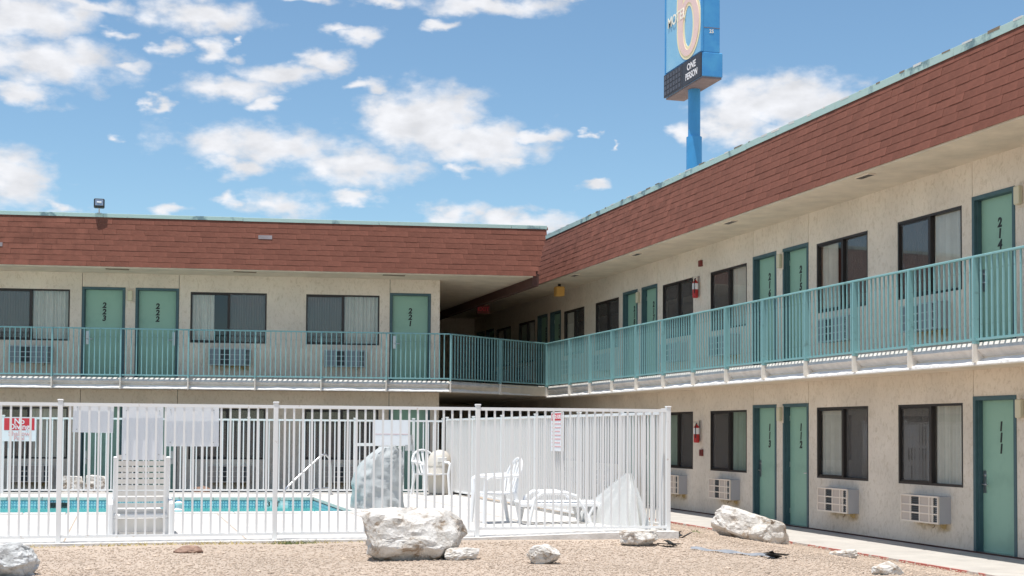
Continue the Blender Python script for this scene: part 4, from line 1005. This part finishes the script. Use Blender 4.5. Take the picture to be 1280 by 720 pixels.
# covered pool lift
def lift_cover():
    t = thing('covered_pool_lift', 'pool lift wrapped in a grey green cloth cover beside the pool end', 'cover', (4.03, 21.75, .332))
    n, k = 64, 40; vs = []
    def LR(f):
        Lx = [(-.42, 0), (-.43, .2), (-.425, .42), (-.39, .58), (-.30, .74), (-.15, .88), (.02, 1.0)]
        for (a, b), (c, d) in zip(Lx[:-1], Lx[1:]):
            if b <= f <= d: l = a+(c-a)*(f-b)/(d-b); break
        rr = .40-.02*f-.10*max(0, (f-.9)/.1)**2; return l, rr
    for j in range(k+1):
        f = j/k; l, rr = LR(f); cx, hw = (l+rr)/2, (rr-l)/2; hy = .34*(1-.35*f**2)
        for i in range(n):
            a = 2*math.pi*i/n; s = math.sin(a); c = math.cos(a)
            pw_ = .75; ex = math.copysign(abs(c)**pw_, c); ey = math.copysign(abs(s)**pw_, s)
            # drapes: diagonal swags plus vertical gathers
            nzv = noise.fractal(Vector((c*1.3, s*1.3+7, f*3.2+c*1.2)), .7, 2, 4); vf = max(0, min(1, (f-.35)/.4)); dr = (.3+.7*vf)*.030*(1-abs(math.sin(4.0*a+2.6*f+.9*nzv)))+(1-vf)*.020*(1-abs(math.sin(7*(f+.30*c*c-.22*c)+1.4*nzv)))+.03*nzv
            flare = .03*max(0, .15-f)/.15*math.sin(11*a)
            vs.append((cx+(hw+(dr+flare)*.6)*ex, (hy+dr*1.6+flare)*ey, 1.0*f+.012*math.sin(4*a)*(f > .5)))
    m = MB(); m.add(vs, [(j*n+i, j*n+(i+1) % n, (j+1)*n+(i+1) % n, (j+1)*n+i) for j in range(k) for i in range(n)]+[tuple(range(k*n, (k+1)*n))])
    m.build('cloth', 'cover_cloth', t, smooth=True)
    m = MB(); m.tube([(-.1, 0, 0), (-.1, 0, .02)], .2, 16); m.build('base', 'steel', t)
lift_cover()
# pool handrail
t = thing('pool_handrail', 'stainless steel handrail descending into the pool at its far end', 'handrail', (3.35, 26.2, .332))
for sy, nm in ((0, 'rail_tube'),):
    pts = [(.62, .35, 0), (.62, .33, .55), (.58, .32, .72), (.50, .31, .80), (.42, .28, .78), (-.18, -.05, .27), (-.34, -.12, .12), (-.36, -.13, -.25)]
    # smooth the corners
    P_ = [Vector(p) for p in pts]; Q = []
    for a, b in zip(P_[:-1], P_[1:]): Q += [a.lerp(b, .15), a.lerp(b, .5), a.lerp(b, .85)]
    m = MB(); m.tube([P_[0]]+Q+[P_[-1]], .021, 10); m.build(nm, 'steel', t, smooth=True)
    m = MB(); m.tube([(.60, .34, .14), (.3, .2, .12), (0, -.1, -.05), (-.12, -.12, -.25)], .021, 10); m.build('lower_tube', 'steel', t, smooth=True)
    m = MB(); m.lathe([(.05, 0), (.05, .015), (.025, .03)], (.62, .35, 0), 14); m.build('flange', 'steel', t)
# floats in the water
t = thing('pool_float', 'small white float bobbing in the pool right of the lounge chair', 'float', (.95, 23.6, .185))
m = MB(); m.lathe([(.02, -.03), (.09, .0), (.10, .05), (.05, .08), (.045, .14), (.07, .17), (.03, .20)], n=16); m.build('body', 'plastic', t, smooth=True)
m = MB(); m.lathe([(.03, .20), (.03, .215), (.01, .22)], n=10); m.build('cap', 'blue_metal', t, smooth=True)

# ================================================================== ROCKS
def rock(name, label, x, y, sx, sy, sz, seed, mm, rot=0, z=None, planes=30, sink=None, rough=.05, skew=0, group=None, cuts=()):
    r = random.Random(seed); bm = bmesh.new(); bmesh.ops.create_icosphere(bm, subdivisions=5, radius=1)
    pl = []
    for k in range(planes):
        v = Vector((r.gauss(0, 1), r.gauss(0, 1), r.gauss(0, .8))).normalized(); pl.append((v, r.uniform(.60, .88)))
    for c in cuts: pl.append((Vector(c[:3]).normalized(), c[3]))
    off = Vector((r.random()*50, r.random()*50, r.random()*50))
    for v in bm.verts:
        p = v.co.copy(); p *= 1.15
        for _ in range(2):
            for nrm, d in pl:
                q = p.dot(nrm)
                if q > d: p -= nrm*(q-d)*.97
        cell = noise.voronoi(p*2.6+off)[0]; f = noise.fractal(p*1.6+off, .8, 2.1, 6)*rough+(cell[1]-cell[0])*.07+noise.fractal(p*7+off, .8, 2, 4)*.03
        p += v.co.normalized()*f
        p.x += p.z*skew
        v.co = p
    sink = sz*.38 if sink is None else sink
    mn = min(v.co.z for v in bm.verts); mxz = max(v.co.z for v in bm.verts)
    xs = [v.co.x for v in bm.verts]; ys = [v.co.y for v in bm.verts]; cx = (max(xs)+min(xs))/2; cy = (max(ys)+min(ys))/2
    ax = sx/(max(xs)-min(xs)); ay = sy/(max(ys)-min(ys)); az2 = (sz+sink)/(mxz-mn)
    for v in bm.verts: v.co = Vector(((v.co.x-cx)*ax, (v.co.y-cy)*ay, (v.co.z-mn)*az2-sink))
    me = bpy.data.meshes.new(name); bm.to_mesh(me); bm.free(); me.materials.append(MATS[mm])
    o = bpy.data.objects.new(name, me); col.objects.link(o); o.location = (x, y, ground_z(x, y) if z is None else z); o.rotation_euler = (0, 0, rot)
    me.polygons.foreach_set('use_smooth', [True]*len(me.polygons))
    try: me.set_sharp_from_angle(angle=R(15))
    except Exception: pass
    return tag(o, label, 'rock', group)
BOX = ((1, .05, .06, .6), (-1, .02, .1, .6), (.05, 1, .05, .6), (.0, -1, .12, .6), (.05, 0, 1, .55), (.5, -.5, .6, .85), (-.6, .3, .6, .88))
rock('boulder', 'large angular off-white boulder on the gravel in front of the fence', 2.92, 13.85, 1.26, .80, .53, 12, 'rock_pale', rot=.2, cuts=((-.3, -1, .25, .62), (0, 0, 1, .62), (.75, -.2, .75, .72)))
rock('rock', 'flat off-white rock leaning against the right foot of the large boulder', 3.38, 13.6, .42, .34, .13, 31, 'rock_pale', rot=.3)
rock('boulder', 'long white streaked boulder lying by the walkway before rooms 112 and 113', 8.60, 17.55, 1.12, .7, .50, 23, 'rock_pale', rot=-.35, cuts=((.45, 0, .9, .45), (-.5, -.6, .3, .6)), skew=-.25)
rock('boulder', 'grey white boulder cut by the left edge of the view', -.98, 12.95, .56, .5, .31, 14, 'rock_grey', rot=.5, rough=.14)
rock('rock', 'small pale squarish rock on the gravel right of the large boulder', 4.08, 12.95, .33, .26, .19, 40, 'rock_pale', rot=.1)
rock('rock', 'low reddish brown rock on the gravel left of the large boulder', .70, 14.8, .32, .2, .075, 52, 'rock_brown', rot=-.1)
rock('rock', 'pale wedge shaped rock at the foot of the fence corner post', 5.84, 14.75, .52, .36, .18, 61, 'rock_pale', rot=.1, cuts=((0, 0, 1, .4),))
rock('rock', 'small white block left of the long boulder', 9.30, 20.1, .24, .2, .16, 70, 'rock_pale', rot=.6, planes=8)
rock('rock', 'small flat white rock on gravel right of the long boulder', 8.34, 14.5, .40, .26, .10, 81, 'rock_pale', rot=-.2)
rock('rock', 'small white rock at the bottom edge, nearest the viewer on the right', 6.98, 11.35, .32, .24, .12, 90, 'rock_pale', rot=.2)
rock('rock', 'pale block of stone behind the back fence, left of a matching pair', -.95, 29.1, .44, .40, .42, 101, 'rock_pale', z=.22, planes=0, cuts=BOX)
rock('rock', 'pale block of stone behind the back fence, right of a matching pair', -.50, 29.0, .44, .40, .44, 102, 'rock_pale', z=.22, planes=0, cuts=BOX)
rock('rock', 'small rounded stone behind the back fence below the wide signboard', 1.62, 28.7, .36, .3, .24, 103, 'rock_brown', z=.2)
# bits on the gravel
m = MB(); r = random.Random(2); n = 24; vs = []
for i in range(n+1):
    f = i/n; x = 6.22+f*.42; y = 14.2-f*1.25+.03*math.sin(f*7); w = .036*(1-.6*abs(f-.5))+.006*math.sin(i*.9); z = ground_z(x, y)
    vs += [(x-w*.5, y-w, z+.012+.006*math.sin(i)), (x, y, z+.034+.010*math.sin(i*.7)), (x+w*.6, y+w, z+.012+.008*math.cos(i*1.7))]
m.add(vs, [(3*i+a, 3*i+3+a, 3*i+4+a, 3*i+1+a) for i in range(n) for a in (0, 1)])
tag(m.build('rag', 'plain_cloth', smooth=True), 'long grey blue strip of cloth lying on the gravel below the long boulder', 'cloth')
def scrap(label, cx, cy, n_, sx, sy, mm, seed, name='scrap'):
    r = random.Random(seed); m = MB()
    for k in range(n_):
        x, y = cx+r.gauss(0, sx), cy+r.gauss(0, sy); z = ground_z(x, y)+.015; a = r.random()*6.28; l = r.uniform(.05, .14); w = r.uniform(.02, .05)
        M_ = Matrix.Translation((x, y, z+r.random()*.04)) @ Matrix.Rotation(a, 4, 'Z') @ Matrix.Rotation(r.uniform(-.5, .5), 4, 'Y') @ Matrix.Rotation(r.uniform(-.4, .4), 4, 'X')
        m.box(-l, l, -w, w, -.004, .004, M_)
    return tag(m.build(name, mm), label, 'debris')
scrap('heap of broken dark plastic scraps just right of the fence corner post', 6.50, 15.75, 14, .16, .12, 'black', 4)
scrap('black scrap on the gravel under the wedge shaped rock', 6.12, 14.55, 3, .04, .03, 'black', 6)
scrap('black end of torn sheeting beside the cloth strip', 6.66, 12.95, 3, .04, .04, 'black', 9)
def tuft(label, cx, cy, n_, sp, mm, seed, cat, zz=.0, name='weed'):
    r = random.Random(seed); m = MB()
    for k in range(n_):
        x, y = cx+r.gauss(0, sp), cy+r.gauss(0, .05); z = ground_z(x, y)+zz; a = r.random()*6.28; l = r.uniform(.02, .06)
        dx, dy = math.cos(a)*l, math.sin(a)*l; w = .004
        m.add([(x-w, y, z), (x+w, y, z), (x+dx, y+dy, z+l*r.uniform(.4, 1))], [(0, 1, 2)])
    o = m.build(name, mm); tag(o, label, cat); o['kind'] = 'stuff'; return o
tuft('small green weed growing at the kerb below the front fence', 1.87, 15.48, 160, .13, 'weed', 1, 'plant')
tuft('small green weed alone on the gravel near the white block', 7.7, 17.4, 40, .04, 'weed', 2, 'plant')
tuft('dry yellow leaf litter gathered along the front kerb', .9, 15.5, 500, 1.3, 'dry_leaf', 3, 'leaf litter', name='leaf_litter')['kind'] = 'stuff'

# larger stones and dry bits mixed into the gravel
def scatter_mix():
    r = random.Random(21); m = MB()
    for k in range(170):
        y = r.uniform(11.3, 15.1); x = r.uniform(-1.2, min(9, y*.72)); q = r.uniform(.012, .034); z = ground_z(x, y)+q*.2
        n = 6; a0 = r.random()*6; pts = [(x+q*r.uniform(.7, 1.2)*math.cos(a0+6.283*i/n), y+q*r.uniform(.7, 1.2)*math.sin(a0+6.283*i/n), z+r.uniform(-.1, .2)*q) for i in range(n)]
        m.add(pts+[(x+r.uniform(-.3, .3)*q, y+r.uniform(-.3, .3)*q, z+q*r.uniform(.5, .9)), (x, y, z-q)], [(i, (i+1) % n, n) for i in range(n)]+[((i+1) % n, i, n+1) for i in range(n)])
    o = m.build('stones', 'pebble'); o['kind'] = 'stuff'; tag(o, 'larger beige stones lying among the fine gravel', 'gravel')
    m = MB()
    for k in range(150):
        y = r.uniform(11.3, 15.3); x = r.uniform(-1.2, min(9, y*.72)); z = ground_z(x, y)+.012; a = r.random()*6.28; l = r.uniform(.01, .035); w = r.uniform(.003, .01)
        dx, dy = math.cos(a), math.sin(a)
        m.add([(x-dx*l, y-dy*l, z), (x-dy*w, y+dx*w, z+.006), (x+dx*l, y+dy*l, z+.003), (x+dy*w, y-dx*w, z+.002)], [(0, 1, 2, 3)])
    o = m.build('dry_twigs', 'rust'); o['kind'] = 'stuff'; tag(o, 'dry twigs and leaf bits scattered on the gravel', 'leaf litter')
scatter_mix()
